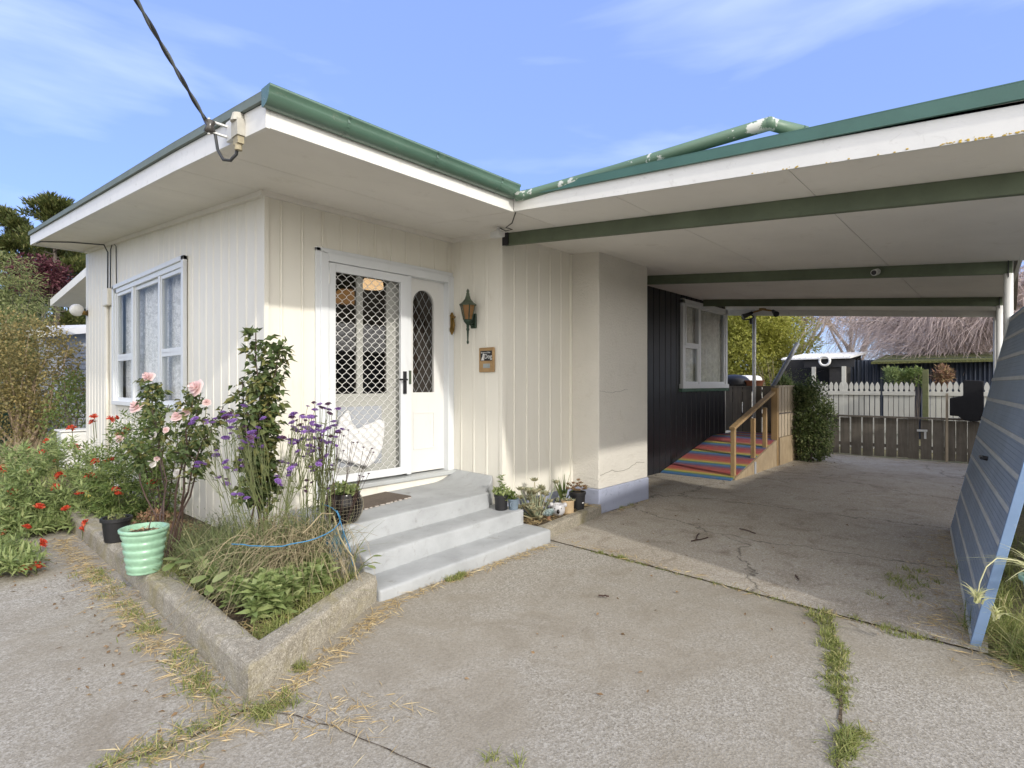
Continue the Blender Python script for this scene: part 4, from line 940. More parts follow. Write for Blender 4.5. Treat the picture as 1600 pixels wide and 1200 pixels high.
tag(t.build('garden_stake', M['decktan'], origin=(FX - .06, bat(1480, FX), 0)), 'thin pale stake standing against the paling fence', 'stake')
t = MB(); ty = bat(1446, 15.2); t.box(15.16, 15.26, ty - .05, ty + .05, -.03, 1.82)
tag(t.build('gate_post', plain('mossy_post', (.13, .14, .06), .9), origin=(15.2, ty, -.03)), 'mossy green post in the gap of the white picket fence', 'post')
PK = thing('picket_fence', (15.5, 2, 0), 'white picket fence with pointed tops behind the grey palings', 'fence')
mb = MB(); rl = MB(); AX = 15.5
def picket(mb, y, w, h):
    s = [(y - w / 2, -.03), (y + w / 2, -.03), (y + w / 2, h - .24), (y + w * .32, h - .215), (y + w * .32, h - .19), (y + w / 2, h - .16), (y + w / 2, h - .10), (y + w * .3, h - .04), (y, h), (y - w * .3, h - .04), (y - w / 2, h - .10), (y - w / 2, h - .16), (y - w * .32, h - .19), (y - w * .32, h - .215), (y - w / 2, h - .24)]
    mb.hexa([(AX, a, b) for a, b in s], [(AX + .02, a, b) for a, b in s])
for xa, xb, n in ((1276, 1371, 13), (1384, 1425, 6), (1449, 1503, 7), (1511, 1542, 4)):
    ya, yb = bat(xa, AX), bat(xb, AX)
    for i in range(n):
        y = ya + (yb - ya) * i / (n - 1); picket(mb, y, .088, 1.55 + rng.normal(0, .008))
    MB().box(AX - .03, AX - .0005, yb - .06, ya + .06, 1.24, 1.33).build('rail', M['whitewood'], PK); MB().box(AX - .03, AX - .0005, yb - .06, ya + .06, .35, .44).build('rail', M['whitewood'], PK)
mb.build('pickets', M['whitewood'], PK)
# black cloth draped over the palings
AXc = 13.50
pl = [(1505, 1.58), (1537, 1.56), (1537, .92), (1534, .84), (1524, .80), (1508, .81), (1500, .86), (1499, .89), (1484, .90), (1484, 1.23), (1496, 1.26), (1505, 1.28)]
mb = MB(); mb.hexa([(AXc + .045, bat(x, AXc), z) for x, z in pl], [(AXc - .045, bat(x, AXc), z) for x, z in pl])
tag(mb.build('black_cover', plain('black_fabric', (.012, .012, .015), .9), origin=(AXc, bat(1515, AXc), .8), bevel=.025, seg=3), 'black fabric cover draped over the grey palings near the blue door', 'cover')
# low dark shed with white roof and mossy lean-to
SH = thing('garden_shed', (19.5, 5, 0), 'dark open garden shed with a white iron roof behind the picket fence', 'shed')
def quad_box(mb, a, xa, xb, z0, z1, th): ya, yb = bat(xa, a), bat(xb, a); mb.box(a, a + th, min(ya, yb), max(ya, yb), z0, z1)
mb = MB(); ya, yb = bat(1222, 18.0), bat(1330, 18.0)
mb.hexa([(17.9, yb, 2.22), (20.5, yb, 2.47), (20.5, ya, 2.47), (17.9, ya, 2.22)], [(17.9, yb, 2.26), (20.5, yb, 2.51), (20.5, ya, 2.51), (17.9, ya, 2.26)])
y = yb
while y < ya: mb.hexa([(17.9, y, 2.26), (20.5, y, 2.51), (20.5, y + .03, 2.51), (17.9, y + .03, 2.26)], [(17.9, y, 2.28), (20.5, y, 2.53), (20.5, y + .03, 2.53), (17.9, y + .03, 2.28)]); y += .16
mb.build('roof', M['whiteroof'], SH)
mb = MB(); quad_box(mb, 18.0, 1256, 1335, 1.98, 2.2, .04); mb.build('fascia', plain('dark_board', (.02, .02, .022), .7), SH)
mb = MB(); quad_box(mb, 20.4, 1222, 1345, -.03, 2.4, .05); quad_box(mb, 18.05, 1296, 1318, -.03, 2.0, 2.3); mb.build('wall', plain('dark_timber', (.035, .033, .032), .8), SH)
for xx in (1272, 1319):
    mb = MB(); yy = bat(xx, 18.0); mb.box(17.94, 17.998, yy - .05, yy + .05, -.03, 2.0); mb.build('post', M['whitewood'], SH)
LT = thing('lean_to', (19, 2, 0), 'dark corrugated iron lean-to with a mossy roof behind the pickets', 'shed')
mb = MB(); ya, yb = bat(1325, 19), bat(1560, 19); n = 160; v = []
for i in range(n + 1):
    y = ya + (yb - ya) * i / n; x = 19 + .03 * math.sin(i * 1.4)
    v += [(x, y, -.03), (x, y, 2.2)]
mb.add(v, [(2 * i, 2 * i + 2, 2 * i + 3, 2 * i + 1) for i in range(n)]); mb.build('iron_wall', M['corr'], LT)
mb = MB(); ya, yb = bat(1362, 18.5), bat(1560, 18.5)
mb.hexa([(18.4, yb, 2.06), (21, yb, 2.36), (21, ya, 2.36), (18.4, ya, 2.06)], [(18.4, yb, 2.12), (21, yb, 2.42), (21, ya, 2.42), (18.4, ya, 2.12)]); mb.build('mossy_roof', M['moss'], LT)
t = MB(); yy = bat(1288, 17.8); t.tube([(17.84, yy + .13 * math.cos(q), 2.16 + .13 * math.sin(q)) for q in np.linspace(0, 6.2832, 25)], .034, 8)
tag(t.build('hose_ring', M['white'], origin=(17.84, yy, 2.02), smooth=True), 'white ring of hose hung on the shed fascia', 'hose')
# neighbour shed on the left
NS = thing('neighbour_shed', (1.5, 17, 0), 'grey weatherboard shed with white roof edge left of the house', 'shed')
p0 = at(60, 600, 14.5); p1 = at(175, 600, 16.5)
A0 = Vector((p0[0], p0[1], 0)); A1 = Vector((p1[0], p1[1], 0)); dd = (A1 - A0).normalized(); nv = Vector((dd.y, -dd.x, 0)); nv = nv if nv.dot(Vector((0, 0, 0)) - A0) > 0 else -nv
mb = MB()
for i in range(17):
    z = -.03 + i * .15; a, b = A0 + nv * .03, A1 + nv * .03
    mb.add([(a.x, a.y, z), (b.x, b.y, z), (b.x - nv.x * .025, b.y - nv.y * .025, z + .15), (a.x - nv.x * .025, a.y - nv.y * .025, z + .15), (A0.x, A0.y, z), (A1.x, A1.y, z)], [(0, 1, 2, 3), (4, 5, 1, 0)])
mb.build('wall', M['greyboards'], NS)
mb = MB(); mb.hexa([(A0.x, A0.y, 2.52), (A1.x, A1.y, 2.52), (A1.x - nv.x * .05, A1.y - nv.y * .05, 2.52), (A0.x - nv.x * .05, A0.y - nv.y * .05, 2.52)], [(A0.x, A0.y, 2.75), (A1.x, A1.y, 3.1), (A1.x - nv.x * .05, A1.y - nv.y * .05, 3.1), (A0.x - nv.x * .05, A0.y - nv.y * .05, 2.75)]); mb.build('gable_panel', M['greyboards'], NS)
a = A0 + nv * .35; b = A1 + nv * .35; c_ = A1 - nv * 4; d_ = A0 - nv * 4
mb = MB(); mb.hexa([(a.x, a.y, 2.72), (b.x, b.y, 3.10), (c_.x, c_.y, 3.10), (d_.x, d_.y, 2.72)], [(a.x, a.y, 2.90), (b.x, b.y, 3.28), (c_.x, c_.y, 3.28), (d_.x, d_.y, 2.90)]); mb.build('roof', M['whiteroof'], NS)
# wheelie bin at the left edge
p = at(2, 640, 12.5); BN = thing('wheelie_bin', (p[0], p[1], -.03), 'dark green wheelie bin at the left edge behind the shrub', 'bin')
mb = MB(); x, y = p[0], p[1]; mb.hexa([(x - .22, y - .25, 0), (x + .22, y - .25, 0), (x + .22, y + .25, 0), (x - .22, y + .25, 0)], [(x - .29, y - .33, .95), (x + .29, y - .33, .95), (x + .29, y + .33, .95), (x - .29, y + .33, .95)]); mb.build('body', M['bin'], BN, bevel=.03)
mb = MB(); mb.hexa([(x - .31, y - .36, .951), (x + .31, y - .36, .951), (x + .31, y + .36, .951), (x - .31, y + .36, .951)], [(x - .28, y - .3, 1.03), (x + .28, y - .3, 1.03), (x + .28, y + .3, 1.06), (x - .28, y + .3, 1.06)]); mb.build('lid', M['bin'], BN, bevel=.02)
for sx in (-.25, .25):
    mb = MB(); mb.tube([(x + sx - .03, y + .28, .07), (x + sx + .03, y + .28, .07)], .1, 14); mb.build('wheel', M['blackplastic'], BN)
p = at(122, 690, 9.3); x, y = p[0], p[1]
WB_ = thing('white_crate', (x, y, .1), 'white plastic crate among the red flowers by the house corner', 'crate')
mb = MB(); mb.hexa([(x - .22, y - .18, .1), (x + .22, y - .18, .1), (x + .22, y + .18, .1), (x - .22, y + .18, .1)], [(x - .26, y - .21, .72), (x + .26, y - .21, .72), (x + .26, y + .21, .72), (x - .26, y + .21, .72)]); mb.build('body', M['white'], WB_, bevel=.04, seg=3)
mb = MB(); mb.box(x - .28, x + .28, y - .23, y + .23, .721, .75); mb.build('rim', M['white'], WB_, bevel=.01)

# ------------------------------------------------------------------ pots and small things near the steps and in the bed
MP = planter_pot('mint_pot', (1.20, 4.585, .172), .105, .142, .312, M['mint'], 'ribbed mint green pot standing on the planter wall', ribs=5)
mb = MB(); N = 60; leaves(mb, np.array([1.20, 4.585, .46]) + in_ball(N) * [.10, .10, .015], rng.normal(0, 1, (N, 3)) * [1, 1, .25], .03, .016); mb.build('dry_leaves', M['debris'], MP)
mb = MB(); mb.tube([(1.22, 4.58, .44), (1.25, 4.60, .55), (1.24, 4.62, .66)], [.004, .003, .001], 5); mb.tube([(1.24, 4.60, .53), (1.29, 4.62, .60)], .002, 5); mb.build('dead_stem', M['stem'], MP)
BP = planter_pot('black_pot', (1.275, 5.65, .172), .085, .105, .20, M['blackplastic'], 'black nursery pot in the bed behind the mint pot', group='black nursery pots')
mb = MB(); N = 40; leaves(mb, np.array([1.275, 5.65, .36]) + in_ball(N) * [.09, .09, .02], rng.normal(0, 1, (N, 3)) + [0, 0, .6], .05, .014); mb.build('foliage', M['lf_olive'], BP)
# glazed black pot wrapped in wire mesh
t = thing('glazed_pot', (2.42, 3.98, .395), 'glossy black glazed pot wrapped in wire mesh on the landing', 'plant pot'); c = (2.42, 3.98, .398)
mb = MB(); mb.lathe([(.095, 0), (.10, .006), (.135, .06), (.148, .12), (.145, .175), (.125, .22), (.128, .235), (.118, .24), (.11, .2)], c, 36); mb.build('pot', M['ceramicblack'], t, smooth=True)
mb = MB()
def potr(z): return np.interp(z, [0, .06, .12, .175, .22], [.103, .14, .153, .15, .131])
for z in np.linspace(.01, .2, 8): mb.tube([(c[0] + potr(z) * math.cos(q), c[1] + potr(z) * math.sin(q), c[2] + z + .004 * math.sin(3 * q)) for q in np.linspace(0, 6.2832, 33)], .0007, 4, False)
for q in np.linspace(0, 6.2832, 33)[:-1]: mb.tube([(c[0] + potr(z) * math.cos(q), c[1] + potr(z) * math.sin(q), c[2] + z) for z in np.linspace(.005, .205, 8)], .0007, 4, False)
mb.build('wire_mesh', M['wire'], t)
mb = MB(); N = 260; leaves(mb, np.array([c[0], c[1], c[2] + .25]) + in_ball(N) * [.12, .12, .07], sph(N) + [0, 0, .5], rng.uniform(.025, .05, N), rng.uniform(.02, .035, N)); mb.build('foliage', M['lf_bright'], t)
# doormat
t = thing('doormat', (2.95, 4.4, .41), 'worn brown doormat with frayed edge in front of the screen door', 'doormat')
def dz(x, y): return .392 + .035 * (x - 2.3) / 1.7 + .015 * (y - 3.85) / .81
mb = MB(); A_, B_, C_, D_ = (2.62, 4.17), (3.30, 4.25), (3.25, 4.585), (2.60, 4.54)
mb.hexa([(x, y, dz(x, y) + .003) for x, y in (A_, B_, C_, D_)], [(x, y, dz(x, y) + .018) for x, y in (A_, B_, C_, D_)]); mb.build('pile', M['mat'], t)
mb = MB()
for i in range(12):
    u = (i + rng.uniform(.1, .5)) / 12; x = A_[0] + (B_[0] - A_[0]) * u; y = A_[1] + (B_[1] - A_[1]) * u; w = rng.uniform(.015, .045)
    mb.box(x, x + w, y - .012, y - .0005, dz(x, y) + .002, dz(x, y) + .012)
mb.build('frayed_edge', plain('pale_fibre', (.5, .46, .42), .9), t)
# pots on step two and in the little bed
t = planter_pot('black_pot', (3.985, 3.72, .272), .058, .068, .15, M['blackplastic'], 'black pot of leafy herb on the second step', group='black nursery pots', rim=.004)
mb = MB(); N = 150; leaves(mb, np.array([3.985, 3.72, .44]) + in_ball(N) * [.09, .09, .045], sph(N) + [0, 0, .4], rng.uniform(.03, .055, N), rng.uniform(.016, .028, N))
for k in range(4): zz = np.linspace(.42, .60, 14); leaves(mb, np.stack([3.985 + .01 * np.cos(zz * 60), 3.72 + .01 * np.sin(zz * 60), zz], 1), np.stack([np.cos(zz * 97 + k), np.sin(zz * 97 + k), 0 * zz + .45], 1), .055, .018)
mb.build('foliage', M['lf_bright'], t)
t = planter_pot('mug_pot', (4.075, 3.64, .272), .045, .055, .105, M['greyblue'], 'grey-blue mug used as a pot on the step edge', rim=.004)
mb = MB(); N = 70; leaves(mb, np.array([4.055, 3.66, .40]) + in_ball(N) * [.06, .06, .04], sph(N) + [0, 0, .4], .04, .03); mb.build('foliage', M['lf_mid'], t)
mb = MB(); mb.tube([(4.03 + .022 * math.cos(q), 3.62 + .0 * q, .325 + .026 * math.sin(q)) for q in np.linspace(1.4, 4.9, 12)], .006, 6); mb.build('handle', M['greyblue'], t)
tag(MB().lathe([(.028, 0), (.03, .08), (.022, .10)], (4.04, 3.74, .272), 12).build('green_cup', plain('lime_plastic', (.22, .42, .04), .4), origin=(4.04, 3.74, .272)), 'small lime green cup between the black pot and the mug', 'cup')
def rosettes(mb, C, n, ln, wd, up=.5, tilt=1.):
    for c in C:
        a = np.arange(n) * 2.4; r = np.linspace(.15, 1, n)
        d = np.stack([np.cos(a) * r * tilt, np.sin(a) * r * tilt, up + (1 - r)], 1); leaves(mb, np.repeat([c], n, 0) + d * .006, d, ln * (.5 + .5 * r), wd * (.6 + .4 * r), droop=-.05, fold=.1)
def ros(q, n, ln, wd, up, mat, t): mb = MB(); rosettes(mb, [q], n, ln, wd, up); return mb.build('rosette', M[mat], t)
t = thing('jade_plant', (4.55, 3.75, .1), 'branching pale jade succulent spreading beside the steps', 'succulent')
mb = MB(); st = MB()
C = []
for k in range(42):
    p = np.array([4.56, 3.74, .12]) + np.array([rng.normal(0, .13), rng.normal(0, .07), abs(rng.normal(.15, .075))]); C.append(p); st.tube([(4.56 + (p[0] - 4.56) * .3, 3.74 + (p[1] - 3.74) * .3, .1), tuple(p)], [.009, .005], 5)
[ros(q, 17, .068, .034, .5, 'lf_grey', t) for q in C]; st.build('stems', M['lf_grey'], t)
t = thing('blue_echeveria', (4.53, 3.56, .1), 'blue-grey rosette succulent at the corner of the second step', 'succulent')
mb = MB(); 
for q in [(4.53, 3.56, .15), (4.50, 3.55, .14), (4.57, 3.565, .155)]: mb = MB(); rosettes(mb, [q], 26, .075, .035, .35); mb.build('rosette', M['lf_bluegrey'], t)
mb = MB(); mb.tube([(4.53, 3.56, .095), (4.53, 3.56, .15)], .02, 8); mb.build('stem', M['lf_brown'], t)
t = thing('aloe', (5.05, 3.76, .1), 'spiky green aloe against the wall behind the animal face pot', 'succulent')
mb = MB(); N = 22; a = rng.uniform(0, 6.28, N); blades(mb, np.repeat([[5.05, 3.76, .12]], N, 0), rng.uniform(.22, .46, N), np.stack([np.cos(a), np.sin(a)], 1) * rng.uniform(.05, .6, (N, 1)), .035, 4, .5); mb.build('leaves', M['lf_mid'], t)
t = thing('sedum_clump', (4.90, 3.72, .1), 'low yellow-green sedum clump around the aloe', 'succulent')
mb = MB(); C = np.array([4.88, 3.72, .15]) + rng.normal(0, 1, (34, 3)) * [.12, .05, .045]; [ros(q, 10, .04, .02, .5, 'lf_grey', t) for q in C]
t = thing('animal_pot', (4.74, 3.60, .1), 'pale grey round pot with a koala-like face, eyes and dark nose', 'plant pot'); c = (4.745, 3.60, .102)
mb = MB(); mb.lathe([(.045, 0), (.068, .03), (.076, .07), (.066, .11), (.055, .125), (.05, .12), (.048, .09)], c, 20); mb.build('pot', M['koala'], t, smooth=True)
mb = MB(); dirn = Vector((-.79, -.61, 0)); pp = Vector(c) + dirn * .074 + Vector((0, 0, .055)); mb.sphere(pp, .017, 10, (1, 1, 1.5)); mb.build('nose', M['ceramicblack'], t, smooth=True)
for sg in (-1, 1):
    e = MB(); sd = Vector((.61, -.79, 0)) * sg; e.sphere(Vector(c) + dirn * .060 + sd * .034 + Vector((0, 0, .085)), .006, 8); e.build('eye', M['ceramicblack'], t)
    e = MB(); e.sphere(Vector(c) + dirn * .01 + sd * .072 + Vector((0, 0, .115)), .026, 10, (1, 1, 1)); e.build('ear', M['koala'], t, smooth=True)
t = planter_pot('tan_pot', (4.88, 3.575, .1), .066, .07, .15, M['tan'], 'short tan cylindrical pot in front of the aloe', rim=.002)
mb = MB(); C = np.array([4.88, 3.575, .24]) + rng.normal(0, 1, (6, 3)) * [.025, .025, .005]; [ros(q, 9, .035, .018, .5, 'lf_grey', t) for q in C]
t = planter_pot('black_pot', (5.10, 3.60, .1), .072, .09, .205, M['blackplastic'], 'black pot of reddish succulent beside the chimney', group='black nursery pots', rim=.004)
mb = MB(); C = [(5.10 + rng.normal(0, .06), 3.60 + rng.normal(0, .05), .31 + abs(rng.normal(0, .055))) for k in range(22)]; [ros(q, 12, .04, .018, .6, 'lf_brown', t) for q in C]
mb = MB(); mb.box(5.06, 5.085, 3.505, 3.512, .19, .20); mb.build('label_sticker', M['white'], t)
tag(MB().lathe([(.05, 0), (.05, .30), (.04, .33), (.03, .36), (.03, .42), (.001, .43)], (6.67, 3.72, 0), 14).build('drain_pipe_stub', M['steel'], origin=(6.67, 3.72, 0)), 'short white pipe stub at the back corner of the chimney', 'pipe')
# blue twine round the flower clump
t = MB(); q = [(1.42, 3.62, .50), (1.60, 3.32, .51), (1.85, 3.26, .54), (2.05, 3.42, .57), (2.12, 3.62, .60), (2.12, 3.8, .62)]
qq = []
for i in range(len(q) - 1):
    a_, b_, c_, d_ = [np.array(q[max(0, min(len(q) - 1, k))]) for k in (i - 1, i, i + 1, i + 2)]
    for u in np.linspace(0, 1, 8)[:-1]: qq.append(.5 * ((2 * b_) + (c_ - a_) * u + (2 * a_ - 5 * b_ + 4 * c_ - d_) * u * u + (3 * b_ - a_ - 3 * c_ + d_) * u ** 3) + rng.normal(0, .002, 3))
t.tube(qq, .0038, 6); t.tube([(2.05, 3.42, .57), (2.09, 3.44, .47), (2.13, 3.43, .36), (2.14, 3.42, .28), (2.15, 3.40, .20)], .0035, 6); t.tube([(2.05, 3.42, .57), (2.02, 3.41, .64)], .005, 5)
tag(t.build('blue_twine', M['twine'], origin=(2.15, 3.40, .2), smooth=True), 'blue twine tied round the tall purple flowers', 'twine')
mb = MB(); cc = (2.14, 3.72, .2)
tag(mb.lathe([(.07, 0), (.09, .17), (.095, .18), (.085, .18), (.08, .12)], (2.13, 3.66, .24), 16).build('blue_pot', plain('teal_plastic', (.07, .16, .22), .5), origin=(2.13, 3.66, .24)), 'small teal pot half hidden by stalks beside the steps', 'plant pot')
tag(MB().box(2.04, 2.22, 3.57, 3.75, .09, .238).build('paver_block', M['kerb'], origin=(2.13, 3.66, .09), bevel=.01), 'grey concrete block under the teal pot', 'block')
# ------------------------------------------------------------------ garden plants
def path(p, q, n, wob, sag=0.):
    p, q = np.array(p, float), np.array(q, float); t = np.linspace(0, 1, n)[:, None]
    w = np.cumsum(rng.normal(0, wob, (n, 3)), 0); w -= t * w[-1]
    o = p + (q - p) * t + w; o[:, 2] -= sag * np.sin(np.pi * t[:, 0]); return o
# flower heads made once, linked many times
def rose_mesh(mat, r, name='flower'):
    mb = MB()
    for ring, (n, rad, up, ln) in enumerate(((6, 1.0, .25, 1.0), (6, .75, .6, .95), (5, .5, 1.1, .85), (4, .28, 2.0, .75))):
        for k in range(n):
            a = 2 * math.pi * (k + ring * .4) / n; ca_, sa_ = math.cos(a), math.sin(a); v = []; m = 4
            for i in range(m + 1):
                for j in range(m + 1):
                    u = i / m; w = (j / m - .5) * 2 * (.45 + .55 * math.sin(math.pi * min(1, u * .62 + .1))) * .62
                    rr = rad * (u ** .7) * (1 - .12 * w * w); z = .75 * u * up / (.6 + up * .6) - .25 * rad * u * u - .10 * w * w + .35 * (1 - rad)
                    x = rr * ca_ - w * r / r * sa_ * rad * .95; y = rr * sa_ + w * ca_ * rad * .95
                    v.append((x * r, y * r, z * r))
            mb.add(v, [(i * 5 + j, i * 5 + j + 1, (i + 1) * 5 + j + 1, (i + 1) * 5 + j) for i in range(m) for j in range(m)])
    return mesh_only(mb, name, mat, True)
ROSEP = rose_mesh(M['rose'], .052); ROSEW = rose_mesh(M['rosew'], .048)
def verb_mesh(seed, mat):
    mb = MB(); n = 70; p = sph(n); p[:, 2] = np.abs(p[:, 2]) * .55; p[:, :2] *= rng.uniform(.5, 1., (n, 1)) ** .5
    P = p * .026
    for k in range(5):
        a = k * 1.2566; d = np.stack([np.full(n, math.cos(a)), np.full(n, math.sin(a)), np.zeros(n)], 1) + p * .6
        leaves(mb, P, d, .0075, .006, fold=.0, droop=0)
    leaves(mb, P - p * .004, -p - [0, 0, .4], .016, .004)
    return mesh_only(mb, 'flower_head', mat)
VERB = [verb_mesh(i, M['purple']) for i in range(3)] + [verb_mesh(9, M['purpled'])]
def lily_mesh():
    mb = MB()
    for k in range(6):
        ax = unit(np.array([rng.normal(0, .7), rng.normal(0, .7), .8])); b = unit(np.cross(ax, [.3, .5, .1])); c = np.cross(ax, b); o = ax * .02
        for j in range(6):
            a = j * 1.047 + k; d = b * math.cos(a) + c * math.sin(a); n = 1
            leaves(mb, np.array([o]), np.array([ax * 1.5 + d * .8]), .055, .022, up=np.array([d]), droop=-.2, fold=.15)
            leaves(mb, np.array([o + ax * .035 + d * .018]), np.array([ax * .5 + d]), .028, .022, droop=.2)
    return mesh_only(mb, 'flower_head', M['red'])
LILY = [lily_mesh() for i in range(4)]

def rose_bush(base, canes, label, flowers, leafn, mat, white=False, lsize=.045, name='rose_bush'):
    t = thing(name, base, label, 'rose bush'); st = MB(); lf = MB(); tips = []
    for tip, r, f0 in canes:
        P = path(base, tip, 9, .018, -.04); st.tube(P, list(np.linspace(r, r * .35, 9)), 6)
        n = int(leafn * np.linalg.norm(P[-1] - P[0])); u = rng.uniform(f0, 1, n) * 8; i = np.minimum(7, u.astype(int)); q = P[i] + (P[i + 1] - P[i]) * (u - i)[:, None]
        off = sph(n) * [1, 1, .6]; rad = rng.uniform(.015, .10, (n, 1)); C = q + off * rad
        for k in range(3):
            leaves(lf, C + rng.normal(0, .012, (n, 3)), off + rng.normal(0, .5, (n, 3)) + [0, 0, -.15], lsize * rng.uniform(.7, 1.3, n), lsize * .68 * rng.uniform(.7, 1.2, n), droop=.2)
        for j in range(3):
            k = rng.integers(3, 8); e = P[k] + np.array([rng.normal(0, .07), rng.normal(0, .07), rng.uniform(.0, .12)]); st.tube([P[k], (P[k] + e) / 2 + [0, 0, .01], e], [.0035, .003, .002], 5)
    st.build('stems', M['stem'], t); lf.build('foliage', mat, t)
    for p, sc, kind in flowers:
        stick('flower', ROSEW if kind == 'w' else ROSEP, t, p, (Vector((-.62 + rng.normal(0, .25), -.55 + rng.normal(0, .25), .55)).to_track_quat('Z', 'Y')).to_euler(), sc)
        s = MB(); s.tube([Vector(p) + Vector((0, 0, .005)), Vector(p) + Vector((rng.normal(0, .015), .03, -.16))], .003, 5); s.build('flower_stalk', M['gstem'], t)
    return t
rose_bush((1.84, 4.22, .1), [((1.80, 4.16, 1.90), .011, .34), ((1.94, 4.10, 1.80), .009, .40), ((1.76, 4.30, 1.52), .010, .34), ((1.88, 4.22, 1.60), .010, .34), ((1.72, 4.12, 1.30), .009, .4), ((1.98, 4.25, 1.35), .009, .4)], 'tall leafy rose without blooms at the house corner', [], 85, M['lf_rose'], lsize=.064)
rose_bush((1.42, 4.86, .1), [((1.52, 4.60, 1.45), .010, .55), ((1.62, 4.75, 1.40), .010, .55), ((1.36, 5.0, 1.30), .009, .7), ((1.45, 5.3, 1.52), .008, .82), ((1.72, 4.55, 1.32), .009, .5), ((1.22, 4.92, 1.05), .009, .75), ((1.60, 4.45, 1.15), .009, .55)],
          'pink rose on bare dark canes behind the mint pot', [((1.535, 4.555, 1.47), 1.25, 'p'), ((1.45, 4.72, 1.25), .85, 'p'), ((1.50, 4.68, 1.29), .7, 'p'), ((1.40, 4.8, 1.15), .5, 'p'), ((1.44, 5.38, 1.55), 1.1, 'p'), ((1.38, 4.95, .92), .4, 'p'), ((1.60, 4.55, 1.36), .6, 'p')], 42, M['lf_rose'], lsize=.056)
rose_bush((1.75, 6.05, .1), [((1.62, 6.0, 1.25), .009, .45), ((1.80, 6.1, 1.30), .009, .35), ((1.65, 6.3, 1.35), .009, .35), ((1.55, 5.9, .95), .009, .35), ((1.9, 6.2, 1.05), .009, .3), ((1.50, 6.35, 1.1), .008, .4)],
          'bushy rose with pale pink and white blooms under the left window', [((1.55, 6.15, 1.28), 1.3, 'p'), ((1.60, 5.85, .78), 1.05, 'w'), ((1.63, 5.95, 1.02), .9, 'w'), ((1.72, 5.6, .70), .7, 'w'), ((1.45, 6.3, .98), .8, 'p')], 90, M['lf_mid'])
# purple verbena: thin forked stems, each head its own part
def verbena(base, n, spread, hmin, hmax, label, dark=.25, lean=(0, 0)):
    t = thing('verbena', base, label, 'flowering plant', 'purple flowering plants'); st = MB(); lf = MB(); cnt = 0
    for k in range(n):
        b = np.array(base) + [rng.normal(0, .06), rng.normal(0, .06), 0]
        h = rng.uniform(hmin, hmax); tip = b + [rng.normal(lean[0], spread), rng.normal(lean[1], spread), h]
        P = path(b, tip, 8, .02); st.tube(P, list(np.linspace(.0035, .0018, 8)), 5)
        m = 12; i = rng.integers(0, 7, m); d = sph(m) * [1, 1, .3] + [0, 0, .5]; leaves(lf, P[i], d, rng.uniform(.03, .08, m), .009)
        for j in range(3):
            e = tip + [rng.normal(0, .045), rng.normal(0, .045), rng.uniform(-.03, .06)]
            st.tube([P[5], (P[5] + e) / 2 + [0, 0, -.01], e], [.002, .0016, .0014], 4)
            mesh = VERB[3] if rng.random() < dark else VERB[rng.integers(0, 3)]
            if cnt < 100: stick('flower_head', mesh, t, e, (rng.normal(0, .25), rng.normal(0, .25), rng.uniform(0, 6)), rng.uniform(.5, 1.0)); cnt += 1
    st.build('stems', M['gstem'], t); lf.build('foliage', M['lf_olive'], t)
verbena((1.72, 3.76, .1), 32, .19, .72, 1.24, 'full purple flowering plant in front of the tall rose', .1, (-.04, .08))
verbena((2.05, 3.80, .1), 28, .10, .62, 1.28, 'sparser purple flowering plant beside the steps', .3, (.03, .0))
t = thing('seed_stalks', (2.22, 3.86, .1), 'nearly bare dark flower stalks rising in front of the security door', 'flowering plant'); mb = MB()
for k in range(12):
    tip = np.array([2.22 + rng.normal(.08, .11), 3.86 + rng.normal(-.02, .08), rng.uniform(.75, 1.2)]); P = path((2.20, 3.84, .1), tip, 7, .012); mb.tube(P, .0022, 4)
    for j in range(3): e = tip + rng.normal(0, .035, 3); mb.tube([P[4], e], .0015, 4); stick('seed_head', VERB[3], t, e, (0, 0, j), .42)
mb.build('stems', M['stem'], t)
# wispy grey-green clump and arching dry stalks
mb = MB(); N = 1500; bx = rng.uniform(0, 1, N); B = np.stack([1.42 + .75 * bx + rng.normal(0, .1, N), 3.95 + .2 * rng.normal(0, 1, N) - .12 * bx, np.full(N, .1)], 1)
B[:, 0] = np.clip(B[:, 0], 1.42, 2.2); B[:, 1] = np.clip(B[:, 1], 3.55, 4.6)
blades(mb, B, rng.uniform(.2, .62, N), .42, .0055, 5, 1.0)
n3 = 7500; q = in_ball(n3) * [.44, .32, .24] + [1.80, 3.80, .30]; q = q[(q[:, 0] < 2.22)]
leaves(mb, q, sph(len(q)) + [0, 0, .35], rng.uniform(.025, .06, len(q)), .006)
N = 900; B2 = np.stack([rng.uniform(1.42, 2.05, N), rng.uniform(4.1, 5.3, N), np.full(N, .1)], 1); blades(mb, B2, rng.uniform(.12, .42, N), .5, .006, 5, 1.0)
n4 = 3600; q = np.stack([rng.uniform(1.42, 2.08, n4), rng.uniform(3.6, 5.5, n4), .12 + np.abs(rng.normal(0, .09, n4))], 1); leaves(mb, q, sph(n4) + [0, 0, .4], rng.uniform(.02, .05, n4), .010)
o = tag(mb.build('wispy_clump', M['lav'], origin=(1.8, 3.9, .1)), 'wispy grey-green clump under the purple flowers', 'ground plant', kind='stuff')
mb = MB(); n3 = 480; st0 = np.stack([rng.normal(1.90, .16, n3), rng.normal(3.66, .10, n3), rng.uniform(.10, .42, n3)], 1); st0[:, 0] = np.minimum(st0[:, 0], 2.2)
dx = rng.normal(-.22, .22, n3); dy = rng.normal(-.10, .16, n3); m = 7; tt = np.linspace(0, 1, m)[None, :]; up = rng.uniform(.05, .32, n3)[:, None]
off = np.stack([dx[:, None] * tt, dy[:, None] * tt, up * np.sin(tt * 2.7) - .22 * tt ** 2 * (up > .12)], 2) + np.cumsum(rng.normal(0, .006, (n3, m, 3)), 1)
